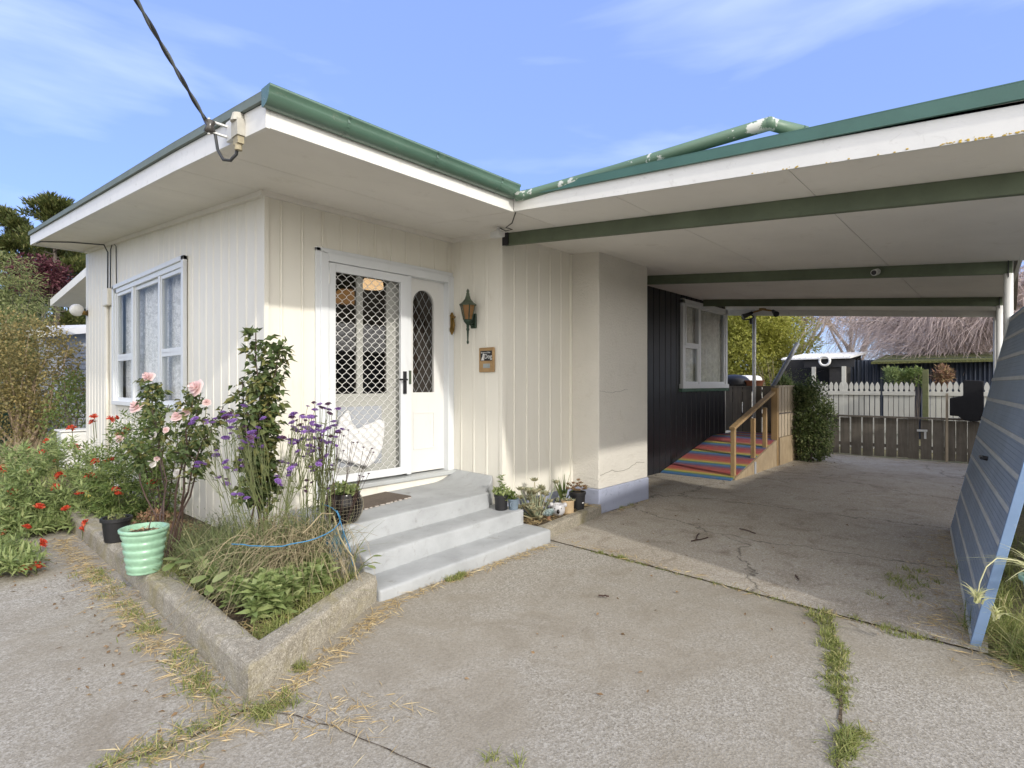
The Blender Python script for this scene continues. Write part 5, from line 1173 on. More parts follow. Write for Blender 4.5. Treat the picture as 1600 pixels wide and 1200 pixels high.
off[:, :, 2] = np.maximum(off[:, :, 2], (.12 - st0[:, 2])[:, None]); twigs(mb, st0, off, .0022, .001)
N = 90; B = np.stack([rng.normal(1.95, .14, N), rng.normal(3.66, .10, N), np.full(N, .1)], 1); B[:, 0] = np.minimum(B[:, 0], 2.21); blades(mb, B, rng.uniform(.25, .6, N), np.stack([rng.normal(-.3, .4, N), rng.normal(-.25, .3, N)], 1), .006, 6, 1.3)
for k in range(7): a = rng.uniform(1.9, 4.2); mb.tube(path((1.62, 3.7, .45), (1.62 + rng.uniform(-.32, .1), 3.7 + rng.uniform(-.25, .2), rng.uniform(.18, .35)), 9, .006, -.14), .003, 4)
mb.tube(path((2.02, 3.44, .62), (2.12, 3.30, .14), 8, .012), .006, 5); mb.tube(path((2.02, 3.46, .62), (1.75, 3.36, .55), 8, .01, -.03), .004, 5)
o = tag(mb.build('dry_stalks', M['drygrass'], origin=(1.85, 3.6, .1)), 'tangle of straw-coloured dry stalks tied with blue twine', 'dry stalks', kind='stuff')
# leafy ground cover at the front of the bed
mb = MB(); C = []
for k in range(210):
    u = rng.uniform(0, 1)
    if k % 3: x = 1.42 + .56 * u; y = 3.14 + .27 * u + rng.uniform(0, .26)
    else: x = 1.38 + rng.uniform(0, .25); y = rng.uniform(3.2, 3.95)
    C.append((x, y, .12 + rng.uniform(.02, .17)))
for c in C:
    for lv in range(4):
        n = 4; a = np.arange(n) * 1.571 + rng.uniform(0, 6) + lv * .7; d = np.stack([np.cos(a), np.sin(a), np.full(n, .15 + .3 * lv)], 1)
        leaves(mb, np.repeat([[c[0], c[1], c[2] + lv * .014]], n, 0), d, rng.uniform(.075, .115) * (1 - .16 * lv), .038, droop=.18, fold=.12)
tag(mb.build('ground_cover', M['lf_bright'], origin=(1.65, 3.3, .1)), 'dense green mint-like leaves at the point of the bed', 'ground cover', kind='stuff')
# large round leaves spilling over the wall
def round_leaf(mb, p, d, r, tilt=.3):
    d = Vector(d).normalized(); s = d.cross(Vector((0, 0, 1))).normalized(); nrm = s.cross(d); v = [Vector(p)]; n = 14
    for i in range(n):
        a = 2 * math.pi * i / n; x = 1 + math.cos(a); y = math.sin(a) * .82; v.append(Vector(p) + d * r * x + s * r * y + nrm * r * (.12 * y * y - .15 * x * x * tilt) )
    c = len(v); v.append(Vector(p) + d * r - nrm * r * .1 * tilt)
    mb.add(v[1:], [(i, (i + 1) % n, n) for i in range(n)]) if False else mb.add(v[1:], [(i, (i + 1) % n, n) for i in range(n)])
def round_plant(base, spots, label):
    t = thing('round_leaf_plant', base, label, 'plant'); mb = MB(); st = MB()
    for p, d, r in spots: round_leaf(mb, p, d, r); st.tube(path(base, p, 5, .006, -.04), .003, 5)
    mb.build('leaves', M['lf_bright'], t, smooth=True); st.build('stems', M['gstem'], t)
RL = []
for k in range(17):
    yy = rng.uniform(3.45, 4.25); RL.append(((1.34 + rng.normal(0, .05), yy, .20 + rng.uniform(0, .20)), (-.6 + rng.normal(0, .5), -.6 + rng.normal(0, .4), rng.uniform(-.6, .4)), rng.uniform(.026, .056)))
round_plant((1.38, 3.95, .1), RL, 'broad round leaves spilling over the planter wall by the mint pot')
round_plant((2.14, 3.42, .1), [((2.18, 3.40, .32), (.5, -.6, .3), .03), ((2.26, 3.34, .29), (.6, -.2, .0), .032), ((2.21, 3.33, .24), (.5, -.7, -.2), .03), ((2.29, 3.38, .23), (.8, -.1, -.2), .032), ((2.15, 3.36, .36), (.1, -.9, .3), .03)], 'small round yellow-green leaves hanging beside the bottom step')
# lush mound with red flowers
t = thing('red_lily_bush', (1.05, 7.9, .0), 'big mound of green leaves with scattered red flowers left of the planter', 'flowering bush'); mb = MB(); st = MB()
def mound(c, r, n, tip):
    C = np.array(c) + in_ball(n) * r; C[:, 2] = np.maximum(C[:, 2], .06); out = (C - np.array(c)) / np.array(r) + [0, 0, .5]; return C, out
for c, r, n in (((.55, 8.75, .15), (.75, .75, .68), 300), ((1.35, 8.35, .25), (.5, .5, .62), 240), ((1.15, 7.95, .20), (.62, .72, .62), 330), ((1.55, 7.35, .15), (.42, .6, .50), 210), ((.95, 7.55, .0), (.5, .5, .38), 190), ((.62, 7.35, .0), (.45, .42, .42), 150), ((.42, 6.35, .0), (.36, .6, .28), 130), ((.60, 5.95, .0), (.20, .36, .17), 80), ((.35, 8.35, 0), (.5, .6, .45), 150)):
    C, out = mound(c, r, n, 0)
    keep = np.linalg.norm((C - np.array(c)) / np.array(r), axis=1) > .45; C = C[keep]; out = out[keep]; m = len(C)
    per = 11; a = np.tile(np.arange(per) * 2.4, m); lv = np.tile(np.arange(per), m); o3 = np.repeat(unit(out), per, 0)
    e1 = unit(np.cross(o3, [.2, .1, 1.])); e2 = np.cross(o3, e1)
    d = e1 * np.cos(a)[:, None] + e2 * np.sin(a)[:, None] + o3 * (.25 + .09 * lv)[:, None]
    P = np.repeat(C, per, 0) + o3 * (lv * .008)[:, None]
    leaves(mb, P, d, rng.uniform(.07, .11, len(P)), .021, droop=.22, fold=.1)
mb.build('foliage', M['lf_bright'], t)
RF = [(40, 828, 5.25), (33, 868, 4.65), (40, 893, 4.32), (62, 852, 4.9), (8, 838, 5.3), (128, 830, 5.3), (60, 798, 5.5), (115, 702, 6.9), (76, 692, 7.4), (37, 700, 7.4), (95, 746, 6.2), (66, 711, 7.0), (56, 890, 4.4), (135, 820, 5.3), (12, 800, 5.6), (150, 725, 6.3), (20, 770, 5.7), (85, 765, 5.8), (105, 800, 5.5), (48, 740, 6.3), (88, 722, 6.7), (140, 748, 6.0), (5, 735, 6.6), (125, 775, 5.7)]
for px_, py_, d_ in RF:
    p = at(px_, py_, d_); stick('flower_head', LILY[rng.integers(0, 4)], t, p, (rng.normal(0, .4), rng.normal(0, .4), rng.uniform(0, 6)), rng.uniform(.6, .95)); st.tube([Vector(p) + Vector((0, 0, .02)), Vector(p) + Vector((.03, .05, -.25))], .004, 5)
st.build('stems', M['gstem'], t)
t = thing('red_lily_bush', (1.7, 6.95, .0), 'taller dark bush with red flowers against the white wall below the window', 'flowering bush'); mb = MB(); st = MB()
C, out = mound((1.72, 6.9, .25), (.36, .62, .92), 430, 0); keep = C[:, 0] < 2.06; C, out = C[keep], out[keep]; m = len(C); per = 10; a = np.tile(np.arange(per) * 2.4, m); lv = np.tile(np.arange(per), m); o3 = np.repeat(unit(out + [0, 0, .3]), per, 0); e1 = unit(np.cross(o3, [.2, .1, 1.])); e2 = np.cross(o3, e1)
leaves(mb, np.repeat(C, per, 0) + o3 * (lv * .008)[:, None], e1 * np.cos(a)[:, None] + e2 * np.sin(a)[:, None] + o3 * (.25 + .09 * lv)[:, None], rng.uniform(.05, .09, m * per), .018, droop=.22)
mb.build('foliage', M['lf_mid'], t)
for px_, py_, d_ in [(148, 655, 6.9), (172, 657, 6.6), (180, 655, 6.5), (186, 683, 6.2), (163, 726, 6.2), (175, 722, 6.1), (197, 676, 6.1), (145, 662, 7.0), (185, 775, 5.7), (240, 760, 5.2), (178, 770, 5.8), (112, 742 - 70, 7.4)]:
    p = at(px_, py_, d_); stick('flower_head', LILY[rng.integers(0, 4)], t, p, (rng.normal(0, .4), rng.normal(0, .4), rng.uniform(0, 6)), rng.uniform(.55, .9)); st.tube([Vector(p) + Vector((0, 0, .02)), Vector(p) + Vector((.03, .05, -.25))], .004, 5)
st.build('stems', M['gstem'], t)
p = at(140, 772, 5.9); t = MB(); leaves(t, np.array([p] * 5), rng.normal(0, .5, (5, 3)) + [0, 0, -.6], .10, .03); tag(t.build('fallen_leaf', M['yellow'], origin=p), 'bright yellow dying leaf spray on the red flower mound', 'leaf')
mb = MB(); N = 120; C = np.array([1.62, 5.75, .22]) + in_ball(N) * [.16, .3, .14]; clumps(mb, C, .03, 6, .05, .02, in_ball(N) + [0, 0, .5]); tag(mb.build('low_shrub', M['lf_brown'], origin=(1.62, 5.75, .1)), 'low reddish-brown plant beside the straw patch', 'shrub')
# straw over the soil
def scatter_flat(name, pts, ln, wd, mat, label, cat, z=.006, up=.1):
    mb = MB(); P = np.asarray(pts); N = len(P); a = rng.uniform(0, 6.28, N); d = np.stack([np.cos(a), np.sin(a), rng.normal(0, up, N)], 1)
    lnn = ln * rng.uniform(.4, 1.4, N); leaves(mb, P + np.stack([0 * a, 0 * a, rng.uniform(z, z + .012, N)], 1), d, lnn, wd * rng.uniform(.6, 1.3, N), droop=.03, fold=.15)
    return tag(mb.build(name, mat), label, cat, kind='stuff')
N = 1100; pts = np.stack([rng.uniform(1.38, 2.0, N), rng.normal(6.0, .45, N), np.full(N, .103)], 1); pts2 = np.stack([rng.uniform(1.3, 2.15, 500), rng.uniform(2.95, 4.6, 500), np.full(500, .103)], 1); pts2 = pts2[pts2[:, 1] > 2.98 + (pts2[:, 0] - 1.24) * .5]
pts2 = np.concatenate([pts2, np.stack([rng.uniform(1.28, 1.6, 420), rng.uniform(2.92, 3.25, 420), np.full(420, .106)], 1)]); pts2 = pts2[pts2[:, 1] > 2.93 + (pts2[:, 0] - 1.27) * .52]
pts3 = np.stack([rng.uniform(4.2, 5.4, 700), rng.uniform(3.52, 3.8, 700), np.full(700, .101)], 1)
scatter_flat('straw_mulch', np.concatenate([pts, pts2, pts3]), .085, .006, M['straw'], 'straw mulch lying over the garden soil', 'straw')
# debris along the walls and grass in the joints
def along(p, q, n, s): t = rng.uniform(0, 1, n)[:, None]; P = np.array(p) + (np.array(q) - np.array(p)) * t; P[:, :2] += rng.normal(0, s, (n, 2)); return P
D = np.concatenate([along((1.06, 2.6, 0), (1.12, 6.8, 0), 900, .05) - [.04, 0, 0], along((1.1, 2.6, 0), (2.3, 3.2, 0), 520, .035) - [-.02, .05, 0], along((2.3, 3.17, 0), (4.1, 3.2, 0), 420, .02), along((1.0, 2.5, 0), (.6, 2.65, 0), 220, .07), along((1.12, 2.5, 0), (1.5, 2.1, 0), 160, .10), along((4.3, 3.2, 0), (4.07, .5, 0), 160, .03), along((3.9, -.05, 0), (4.6, .35, 0), 380, .12), along((4.2, .3, 0), (7.2, .55, 0), 330, .09), along((13.3, .6, 0), (13.3, 3.3, 0), 260, .1), along((5.5, 3.45, 0), (6.6, 3.48, 0), 90, .03)])
scatter_flat('straw_litter', np.concatenate([D, D[:700] + rng.normal(0, .02, (700, 3)) * [1, 1, 0]]), .10, .005, M['straw'], 'dry straw and clippings swept against the kerbs', 'straw', .003)
Rr = rng.uniform(0, 1, 620); D2 = np.stack([rng.uniform(-2.5, 13, 620), rng.uniform(.2, 6, 620), np.zeros(620)], 1); D2 = D2[(D2[:, 0] < .95) | (D2[:, 1] < 2.35) | ((D2[:, 0] > 4.4) & (D2[:, 1] < 3.3))]
D2 = np.concatenate([D2, along((.3, 5.5, 0), (1.0, 7.2, 0), 260, .22), along((.9, 2.9, 0), (1.0, 6, 0), 200, .13)])
scatter_flat('leaf_litter', D2, .03, .016, M['debris'], 'small dead leaves scattered over the concrete', 'leaves', .003)
mb = MB(); p = at(1155, 842, 5.6)
for x, y, a, l in ((5.15, 2.25, .3, .22), (5.3, 2.2, 2.9, .25), (5.75, 1.9, 1.2, .2), (3.35, 2.1, 2., .07), (4.6, 1.2, .5, .12)):
    mb.tube(path((x, y, .012), (x + l * math.cos(a), y + l * math.sin(a), .014), 6, .004), .006, 5)
tag(mb.build('twig_litter', M['stem']), 'short brown twigs lying on the carport floor', 'twigs', kind='stuff')
# dark open joints in the concrete
def joint(name, pts, w, label):
    mb = MB(); P = [np.array(p, float) for p in pts]; L_, R_ = [], []
    for p, q in zip(P, P[1:]):
        n = max(2, int(np.linalg.norm(q - p) / .05)); s = np.array([-(q - p)[1], (q - p)[0]]) / np.linalg.norm(q - p)
        for i in range(n): c = p + (q - p) * i / n + s * rng.normal(0, .009); ww = w * rng.uniform(.4, 1.3); L_.append(c + s * ww); R_.append(c - s * ww)
    V = [(x, y, .0055) for x, y in L_] + [(x, y, .0055) for x, y in R_]; n = len(L_); mb.add(V, [(i, i + 1, n + i + 1, n + i) for i in range(n - 1)])
    o = mb.build(name, M['soil']); o['kind'] = 'structure'
joint('path_crack', [(4.07, .88), (3.75, .80), (3.4, .70), (3.03, .62), (2.7, .53), (2.3, .48), (1.6, .36)], .007, '')
joint('path_crack', [(4.215, 3.24), (4.20, 2.4), (4.13, 1.6), (4.08, .85), (4.05, .2)], .004, '')
joint('path_crack', [(1.1, 2.62), (.75, 2.58), (.3, 2.72), (-.4, 2.85)], .007, '')
joint('path_crack', [(1.12, 2.6), (1.3, 2.2), (1.42, 1.6), (1.5, .9)], .0028, '')
def tuft(mb, C, per, h, lean, wd, s): B = np.repeat(np.asarray(C), per, 0); N = len(B); B = B + np.stack([rng.normal(0, s, N), rng.normal(0, s, N), 0 * rng.normal(0, 1, N)], 1); blades(mb, B, h * rng.uniform(.4, 1.3, N), lean, wd, 3, 1.)
mb = MB()
tuft(mb, along((4.1, .9, 0), (2.95, .60, 0), 70, .012), 16, .028, .9, .005, .016); tuft(mb, along((2.7, .53, 0), (1.9, .41, 0), 34, .012), 14, .028, .9, .005, .016); tuft(mb, along((4.2, 2.9, 0), (4.06, .3, 0), 60, .01), 9, .02, .9, .004, .014); tuft(mb, along((4.1, .95, 0), (3.55, .80, 0), 12, .02), 26, .045, .8, .006, .02); tuft(mb, along((3.65, .72, 0), (3.0, .62, 0), 20, .02), 26, .04, .8, .006, .02); tuft(mb, along((2.55, .52, 0), (2.75, .50, 0), 8, .02), 40, .055, .8, .006, .022)
tuft(mb, along((4.21, 2.72, 0), (4.2, 2.45, 0), 8, .012), 26, .03, .8, .005, .015); tuft(mb, along((4.08, .8, 0), (4.04, .25, 0), 9, .02), 22, .04, .8, .005, .02)
tuft(mb, along((1.02, 2.62, 0), (1.07, 5.5, 0), 60, .035), 16, .05, .8, .005, .03); tuft(mb, along((.98, 2.55, 0), (.55, 2.68, 0), 12, .04), 24, .045, .8, .005, .03); tuft(mb, along((1.05, 2.52, 0), (1.25, 2.62, 0), 10, .04), 30, .06, .8, .005, .025)
tuft(mb, [(1.42, 2.78, 0), (1.45, 2.80, 0)], 40, .05, .7, .005, .02); tuft(mb, along((2.75, 3.17, 0), (3.0, 3.2, 0), 7, .012), 34, .05, .7, .006, .015)
tuft(mb, along((1.36, 3.0, .1), (2.15, 3.42, .1), 40, .035), 24, .13, .7, .006, .03); tuft(mb, along((1.33, 3.9, .12), (1.30, 5.4, .12), 22, .02), 22, .14, .8, .005, .03)
tuft(mb, along((4.3, .02, 0), (7, .15, 0), 60, .08), 26, .14, .6, .007, .05); tuft(mb, along((3.78, -.35, -.03), (4.3, -.05, -.03), 34, .06), 40, .2, .7, .007, .05); tuft(mb, along((4.6, .55, 0), (5.6, .62, 0), 12, .06), 22, .06, .8, .006, .03)
tuft(mb, [(5.9, 3.50, 0), (6.1, 3.50, 0), (1.6, 1.55, 0), (1.65, 1.45, 0)], 26, .05, .7, .005, .02)
tag(mb.build('joint_grass', M['grass']), 'green weeds growing in the concrete joints and along the edges', 'weeds', kind='stuff')
mb = MB(); N = 9000; B = np.stack([rng.uniform(3.9, 12, N), rng.uniform(-4, -.25, N), np.full(N, -.03)], 1); N2 = 9000; B2 = np.stack([rng.uniform(-4, 2.2, N2), rng.uniform(9.4, 16, N2), np.full(N2, -.03)], 1)
blades(mb, np.concatenate([B, B2]), rng.uniform(.08, .28, N + N2), .5, .009, 3, 1.)
tag(mb.build('long_grass', M['grass']), 'long unmown grass at the edges of the plot', 'grass', kind='stuff')

# ------------------------------------------------------------------ trees and shrubs
def tree_shell(name, base, label, cat, trunk, r, mat_t, group=None):
    t = thing(name, base, label, cat, group); mb = MB(); tops = []
    for P, ra, rb in trunk: mb.tube(P, list(np.linspace(ra, rb, len(P))), 8)
    mb.build('trunk', mat_t, t); return t
def conifer(base, h, r, label, mat, n=420, per=26, group=None, ln=.22, name='conifer_tree', low=.10):
    x, y, z0 = base; tr = [([(x, y, z0), (x + .1, y, z0 + h * .5), (x, y + .05, z0 + h * .99)], h * .025, .02)]; C = []; O = []
    for k in range(n // 7):       # separate boughs of uneven length, each carrying clumps towards its tip
        u = rng.uniform(low, .99) ** .85; a = rng.uniform(0, 6.283); L = (r * (1 - u) ** .65 + .25) * rng.uniform(.45, 1.15); up = rng.uniform(.15, .75)
        tip = np.array([x + L * math.cos(a), y + L * math.sin(a), z0 + h * u + L * up * .55]); root = np.array([x, y, z0 + h * u - .1]); tr.append(([root, (root + tip) / 2 + [0, 0, -.06 * L], tip], .035, .008))
        for t in np.linspace(.4, 1.05, 7): C.append(root + (tip - root) * t + rng.normal(0, .10, 3) + [0, 0, -.06 * L * math.sin(3.14 * min(1, t))]); O.append((math.cos(a), math.sin(a), .7 + up))
    t = tree_shell(name, base, label, 'tree', tr, r, M['bark'], group); mb = MB()
    clumps(mb, C, .22, per, ln, ln * .30, O, .5, .3, droop=.05, flat=.7); mb.build('crown', mat, t); return t
p = at(20, 600, 25); conifer((p[0], p[1], -.03), 9.3, 2.6, 'dark conifer at the left edge with its tip near the sky', M['lf_conifer'], 560, 46, 'conifers behind the garden', .22)
p = at(84, 600, 24); conifer((p[0], p[1], -.03), 9.4, 2.7, 'dark conifer rising just left of the house eaves', M['lf_conifer'], 560, 46, 'conifers behind the garden', .22)
p = at(150, 600, 27); conifer((p[0], p[1], -.03), 8.2, 3.2, 'dark conifer mostly hidden behind the house corner', M['lf_conifer'], 480, 44, 'conifers behind the garden', .24)
def bushy(name, base, centre, rad, label, cat, mat, n, per, size, ln, wd, stems=10, group=None, spread=.9, flat=1., smat='bark', shell=.0, droop=.15):
    x, y, z = base; c = np.array(centre); C = c + in_ball(n) * rad
    if shell: C = c + unit(C - c) * np.array(rad) * rng.uniform(shell, 1.05, (n, 1))
    C[:, 2] = np.maximum(C[:, 2], z + .05); tr = []
    for k in range(stems):
        e = C[rng.integers(0, n)]; P = path((x + rng.normal(0, .06), y + rng.normal(0, .06), z), e, 7, .03 * np.mean(rad)); tr.append((P, .012 + .02 * np.mean(rad), .004))
    t = tree_shell(name, base, label, cat, tr, 1, M[smat], group); mb = MB(); clumps(mb, C, size, per, ln, wd, (C - c) + [0, 0, .1], spread, .2, droop=droop, flat=flat); mb.build('crown' if cat == 'tree' else 'foliage', mat, t); return t
p = at(58, 430, 18); bushy('plum_tree', (p[0], p[1], -.03), (p[0], p[1], 4.95), (.75, .6, .5), 'dark red leaved tree behind the left shrub', 'tree', M['lf_plum'], 170, 26, .3, .12, .07, 14)
p = at(10, 430, 14.5); bushy('weeping_shrub', (p[0], p[1], -.03), (p[0] - .1, p[1], 3.4), (.95, .9, 1.5), 'pale green drooping tree at the far left edge', 'tree', M['lf_olive'], 210, 24, .25, .16, .025, 12, droop=.8)
p = at(38, 600, 11.4); bushy('autumn_shrub', (p[0], p[1], -.03), (p[0], p[1], 1.55), (1.05, 1.0, 1.3), 'large straggly yellow-brown shrub left of the house', 'shrub', M['lf_autumn'], 430, 24, .24, .068, .045, 30, smat='twig2', spread=1.1)
p = at(122, 640, 10.8); bushy('autumn_shrub', (p[0] - .1, p[1], -.03), (p[0] - .1, p[1], .85), (.42, .5, .85), 'greener upright shrub against the far corner of the house', 'shrub', M['lf_mid'], 130, 18, .16, .06, .04, 18)
p = at(-40, 600, 13); bushy('autumn_shrub', (p[0], p[1], -.03), (p[0], p[1], 1.9), (1.3, 1.3, 1.7), 'tall olive shrub cut by the left edge of the view', 'shrub', M['lf_olive'], 460, 24, .28, .07, .045, 16, smat='twig2')
p = at(60, 660, 10.0); mb = MB(); N = 420; B = np.array([p[0], p[1], -.03]) + np.stack([rng.normal(0, .6, N), rng.normal(0, .5, N), 0 * rng.normal(0, 1, N)], 1); blades(mb, B, rng.uniform(.35, .85, N), .5, .010, 5, .9); tag(mb.build('tall_grass', M['drygrass'], origin=(p[0], p[1], -.03)), 'tall dry grass in front of the straggly yellow-brown shrub', 'grass', kind='stuff')
# beyond the carport
p = at(1168, 600, 22); bushy('golden_cypress', (p[0], p[1], -.03), (p[0], p[1], 2.55), (2.3, 2.3, 2.75), 'golden green cypress behind the black wall window', 'tree', M['lf_gold'], 820, 75, .40, .15, .06, 16, None, .7, .75, shell=.35, droop=.3)
p = at(1095, 600, 26); conifer((p[0], p[1], -.03), 8.5, 3.0, 'second golden cypress behind the house end', M['lf_gold'], 420, 26, None, .34, 'golden_cypress', .06)
p = at(1264, 640, 10.95); bushy('evergreen_shrub', (p[0], p[1], -.0), (p[0], p[1] , .78), (.34, .42, .86), 'upright glossy evergreen shrub beside the ramp landing', 'shrub', M['lf_dark'], 380, 24, .11, .06, .036, 14)
def bare_tree(base, h, spread, label, mat, n1=7, tw=500, leaf=None, group=None, name='bare_tree'):
    x, y, z = base; tr = []; starts = []
    tr.append((path(base, (x + .1, y, z + h * .45), 6, .04), h * .022, h * .014))
    for k in range(n1):
        a = k * 2.4; e = (x + spread * math.cos(a) * rng.uniform(.5, 1), y + spread * math.sin(a) * rng.uniform(.5, 1), z + h * rng.uniform(.75, 1.)); P = path((x + .05, y, z + h * rng.uniform(.2, .45)), e, 9, .09); tr.append((P, h * .011, .012))
        for j in range(9):
            i = rng.integers(3, 8); e2 = P[i] + np.array([rng.normal(0, spread * .3), rng.normal(0, spread * .3), rng.uniform(.1, h * .2)]); Q = path(P[i], e2, 6, .05); tr.append((Q, .018, .006)); starts += list(Q[2:])
    t = tree_shell(name, base, label, 'tree', tr, 1, mat, group); S_ = np.array(starts)[rng.integers(0, len(starts), tw)]; m = 5; tt = np.linspace(0, 1, m)[None, :, None]; d = unit(rng.normal(0, 1, (tw, 3)) + [0, 0, .5]) * rng.uniform(.3, .9, (tw, 1))
    off = d[:, None, :] * tt + np.cumsum(rng.normal(0, .03, (tw, m, 3)), 1) * tt; mb = MB(); twigs(mb, S_, off, .008, .003); mb.build('twigs', mat, t)
    if leaf: mb = MB(); E_ = (S_ + off[:, -1])[: len(S_)]; clumps(mb, E_, .12, 9, .09, .05, rng.normal(0, 1, (len(E_), 3)), 1.); mb.build('crown', leaf, t)
p = at(1248, 600, 27); bare_tree((p[0], p[1], -.03), 7.5, 2.6, 'pale bare branched tree behind the white shed roof', M['palebark'], 8, 900, M['lf_bare'], 'bare trees')
p = at(1330, 600, 32); bare_tree((p[0], p[1], -.03), 8.0, 3.4, 'tall bare tree with dry russet leaves beyond the sheds', M['palebark'], 9, 1100, M['lf_bare'], 'bare trees')
p = at(1215, 600, 19); bushy('twiggy_shrub', (p[0], p[1], -.03), (p[0], p[1], 1.6), (.9, .9, .9), 'dry twiggy shrub behind the ramp landing', 'shrub', M['lf_olive'], 120, 12, .2, .06, .03, 60, smat='twig2')
p = at(1222, 604, 12.3); bushy('landing_plant', (p[0], p[1] - .0, .49), (p[0], p[1], 1.45), (.16, .2, .16), 'dark spiky leaved plant on the landing corner', 'plant', M['lf_dark'], 40, 12, .07, .12, .03, 8)
# weeping tree: heavy limbs and curtains of hanging pinkish twigs
p = at(1514, 600, 17.2); x, y = p[0], p[1]; base = (x, y, -.03); tr = [(path(base, (x, y, 2.7), 8, .05), .30, .24)]; st = []
for k in range(34):
    a = rng.uniform(0, 6.283); Lr = rng.uniform(1.2, 4.6); P = path((x, y, rng.uniform(2.2, 3.0)), (x + Lr * math.cos(a), y + Lr * math.sin(a), rng.uniform(3.0, 5.2)), 10, .09, -.5); tr.append((P, .09, .02)); st += list(P[3:])
for k in range(9): a = rng.uniform(1.2, 3.4); L3 = rng.uniform(.8, 2.6); P = path((x, y, rng.uniform(1.9, 2.4)), (x + L3 * math.cos(a) * .6, y + L3 * math.sin(a), rng.uniform(2.0, 2.7)), 10, .07, -.1); tr.append((P, .05, .012)); st += list(P[5:])
t = tree_shell('weeping_tree', base, 'weeping tree with curtains of bare pinkish twigs over the back sheds', 'tree', tr, 1, M['palebark'])
n = 5600; S_ = np.array(st)[rng.integers(0, len(st), n)] + rng.normal(0, .25, (n, 3)); rad_ = np.hypot(S_[:, 0] - x, S_[:, 1] - y); a = np.arctan2(S_[:, 1] - y, S_[:, 0] - x) + rng.normal(0, 1.1, n); m = 9; tt = np.linspace(0, 1, m)[None, :]
fl = np.where(rad_ < .8, 1.35, 2.1) + rng.uniform(0, .9, n) ** 1.5; L2 = np.clip(S_[:, 2] + .2 - fl, .15, None) * rng.uniform(.2, .9, n); kind = rng.uniform(0, 1, n) < .75
hor = np.where(kind, rng.uniform(.6, 2.4, n), rng.uniform(.1, .8, n))[:, None] * (tt ** .9); up = np.where(kind, rng.uniform(.1, .7, n), rng.uniform(0, .3, n))[:, None]; wv = np.cumsum(rng.normal(0, .045, (n, m, 3)), 1) + np.sin(tt * rng.uniform(3, 9, n)[:, None] + rng.uniform(0, 6, n)[:, None])[:, :, None] * rng.normal(0, .07, (n, 1, 3))
off = np.stack([np.cos(a)[:, None] * hor, np.sin(a)[:, None] * hor, up * np.sin(tt * 3.0) - L2[:, None] * tt ** 1.8], 2) + wv * tt[:, :, None]; mb = MB(); twigs(mb, S_, off, .0065, .003); mb.build('crown', M['twig'], t)
# small plants hanging by the pickets
for px_, w, lab, mat in ((1428, .21, 'fern-like green hanging basket behind the pickets', 'lf_mid'), (1474, .16, 'brown pot of dry plants behind the pickets', 'lf_brown'), (1398, .18, 'small bright green plant behind the picket tops', 'lf_bright')):
    yy = bat(px_, 16.2); bushy('garden_plant', (16.2, yy, -.03), (16.2, yy, 1.68), (w, w, .2), lab, 'plant', M[mat], 60, 14, .1, .09, .03, 10, 'plants behind the pickets')
# unseen paling fence added to keep sun off the carport floor
t = thing('shade_fence', (8, -.8, 0), 'grey paling fence added out of view to shade the carport floor', 'fence'); mb = MB(); xx = 4.9
while xx < 14: mb.box(xx, xx + .14, -.82, -.80, -.03, 2.06 + rng.normal(0, .02)); xx += .148
mb.build('palings', M['greywood'], t); MB().box(4.9, 14, -.86, -.821, .9, .98).build('rail', M['greywood'], t)
# ------------------------------------------------------------------ sky, sun, camera
w = bpy.data.worlds.new('World'); SC.world = w; w.use_nodes = True; nt = w.node_tree
SUND = Vector((.515, 2.53, -1.34)).normalized()
sky = nd(nt, 'ShaderNodeTexSky'); sky.sky_type = 'NISHITA'; sky.sun_disc = False; sky.sun_elevation = math.asin(-SUND.z); sky.sun_rotation = math.atan2(-SUND.x, -SUND.y) % (2 * math.pi)
sky.air_density = 1.0; sky.dust_density = .4; sky.ozone_density = 3.0; sky.altitude = 0
bg = nt.nodes['Background']; tc = nd(nt, 'ShaderNodeTexCoord')
mp = nd(nt, 'ShaderNodeMapping'); mp.inputs['Scale'].default_value = (1.0, 1.0, 4.6); mp.inputs['Location'].default_value = CLLOC; mp.inputs['Rotation'].default_value = (0, 0, .5); nt.links.new(tc.outputs['Generated'], mp.inputs['Vector'])
n1 = nd(nt, 'ShaderNodeTexNoise', Scale=2.6, Detail=5, Roughness=.5, Distortion=.3); nt.links.new(mp.outputs['Vector'], n1.inputs['Vector'])
n2 = nd(nt, 'ShaderNodeTexNoise', Scale=1.1, Detail=3, Roughness=.5); nt.links.new(mp.outputs['Vector'], n2.inputs['Vector'])
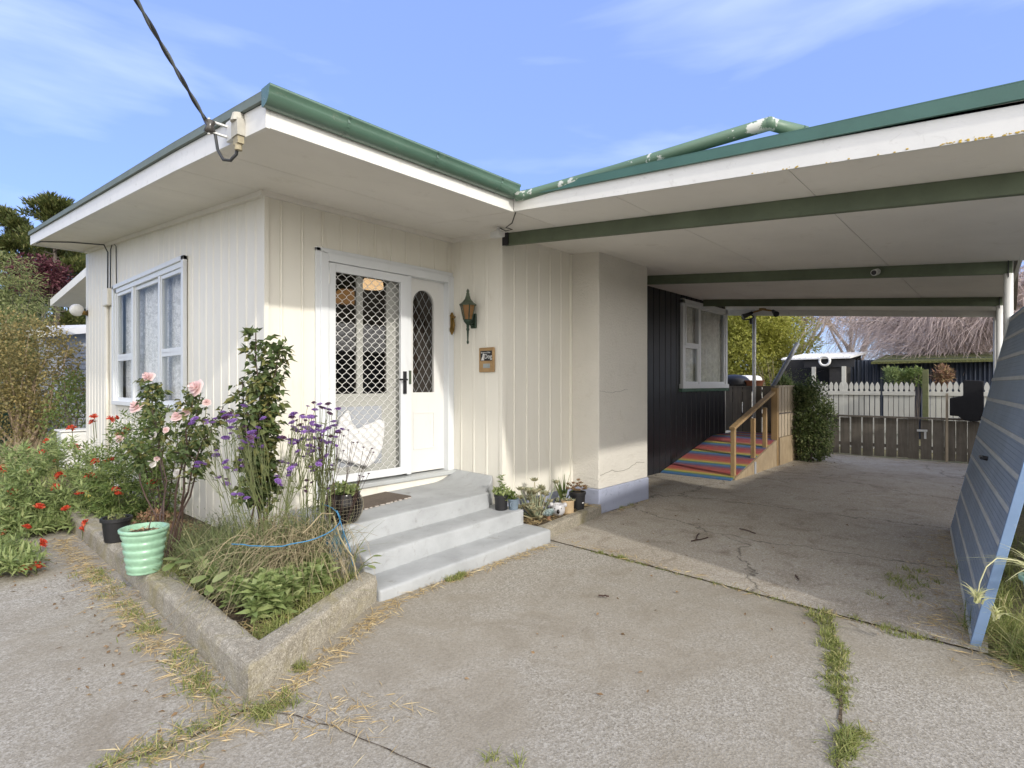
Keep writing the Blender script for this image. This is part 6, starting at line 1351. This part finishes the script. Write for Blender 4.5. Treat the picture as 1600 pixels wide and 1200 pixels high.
ml = nd(nt, 'ShaderNodeMath', operation='MULTIPLY'); nt.links.new(n1.outputs['Fac'], ml.inputs[0]); nt.links.new(n2.outputs['Fac'], ml.inputs[1])
cf = ramp(nt, ml.outputs[0], [(.24, .06), (.50, CLMAX)])
hs = nd(nt, 'ShaderNodeHueSaturation'); hs.inputs['Saturation'].default_value = SKYSAT; hs.inputs['Value'].default_value = SKYVAL; hs.inputs['Hue'].default_value = .517; nt.links.new(sky.outputs['Color'], hs.inputs['Color'])
blue = mixc(nt, .70, hs.outputs['Color'], (.80, 1.33, 3.05))
cl = mixc(nt, cf, blue, (5.2, 5.6, 6.6))
# bright cloud bank added out of view on the sun's side for neutral fill
dt = nd(nt, 'ShaderNodeVectorMath', operation='DOT_PRODUCT'); dt.inputs[1].default_value = (-.45, -.89, .05); nt.links.new(tc.outputs['Generated'], dt.inputs[0])
mr = nd(nt, 'ShaderNodeMapRange', interpolation_type='SMOOTHSTEP'); mr.inputs['From Min'].default_value = -.15; mr.inputs['From Max'].default_value = .7; mr.inputs['To Max'].default_value = .85; nt.links.new(dt.outputs['Value'], mr.inputs['Value'])
cl = mixc(nt, mr.outputs['Result'], cl, (9.6, 9.2, 8.6))
nt.links.new(cl, bg.inputs['Color']); bg.inputs['Strength'].default_value = SKYSTR
sun = bpy.data.lights.new('sun', 'SUN'); sun.energy = SUNSTR; sun.angle = R(1.6); sun.color = (1., .95, .87)
so = bpy.data.objects.new('sun', sun); COL.objects.link(so); so.rotation_euler = SUND.to_track_quat('-Z', 'Y').to_euler(); so.location = (0, -20, 15)
cam = bpy.data.cameras.new('camera'); cam.sensor_width = 36; cam.lens = 871 / 1600 * 36; cam.clip_end = 2000; cam.clip_start = .05; cam.shift_y = .0
co = bpy.data.objects.new('camera', cam); COL.objects.link(co); co.location = (0, 0, 1.5); co.rotation_euler = (R(90), 0, -math.atan2(.744, .668)); SC.camera = co
SC.view_settings.view_transform = 'Standard'; SC.view_settings.look = 'None'; SC.view_settings.exposure = EXPO; SC.view_settings.gamma = 1
SC.cycles.max_bounces = 10; SC.cycles.diffuse_bounces = 5; SC.cycles.transparent_max_bounces = 24
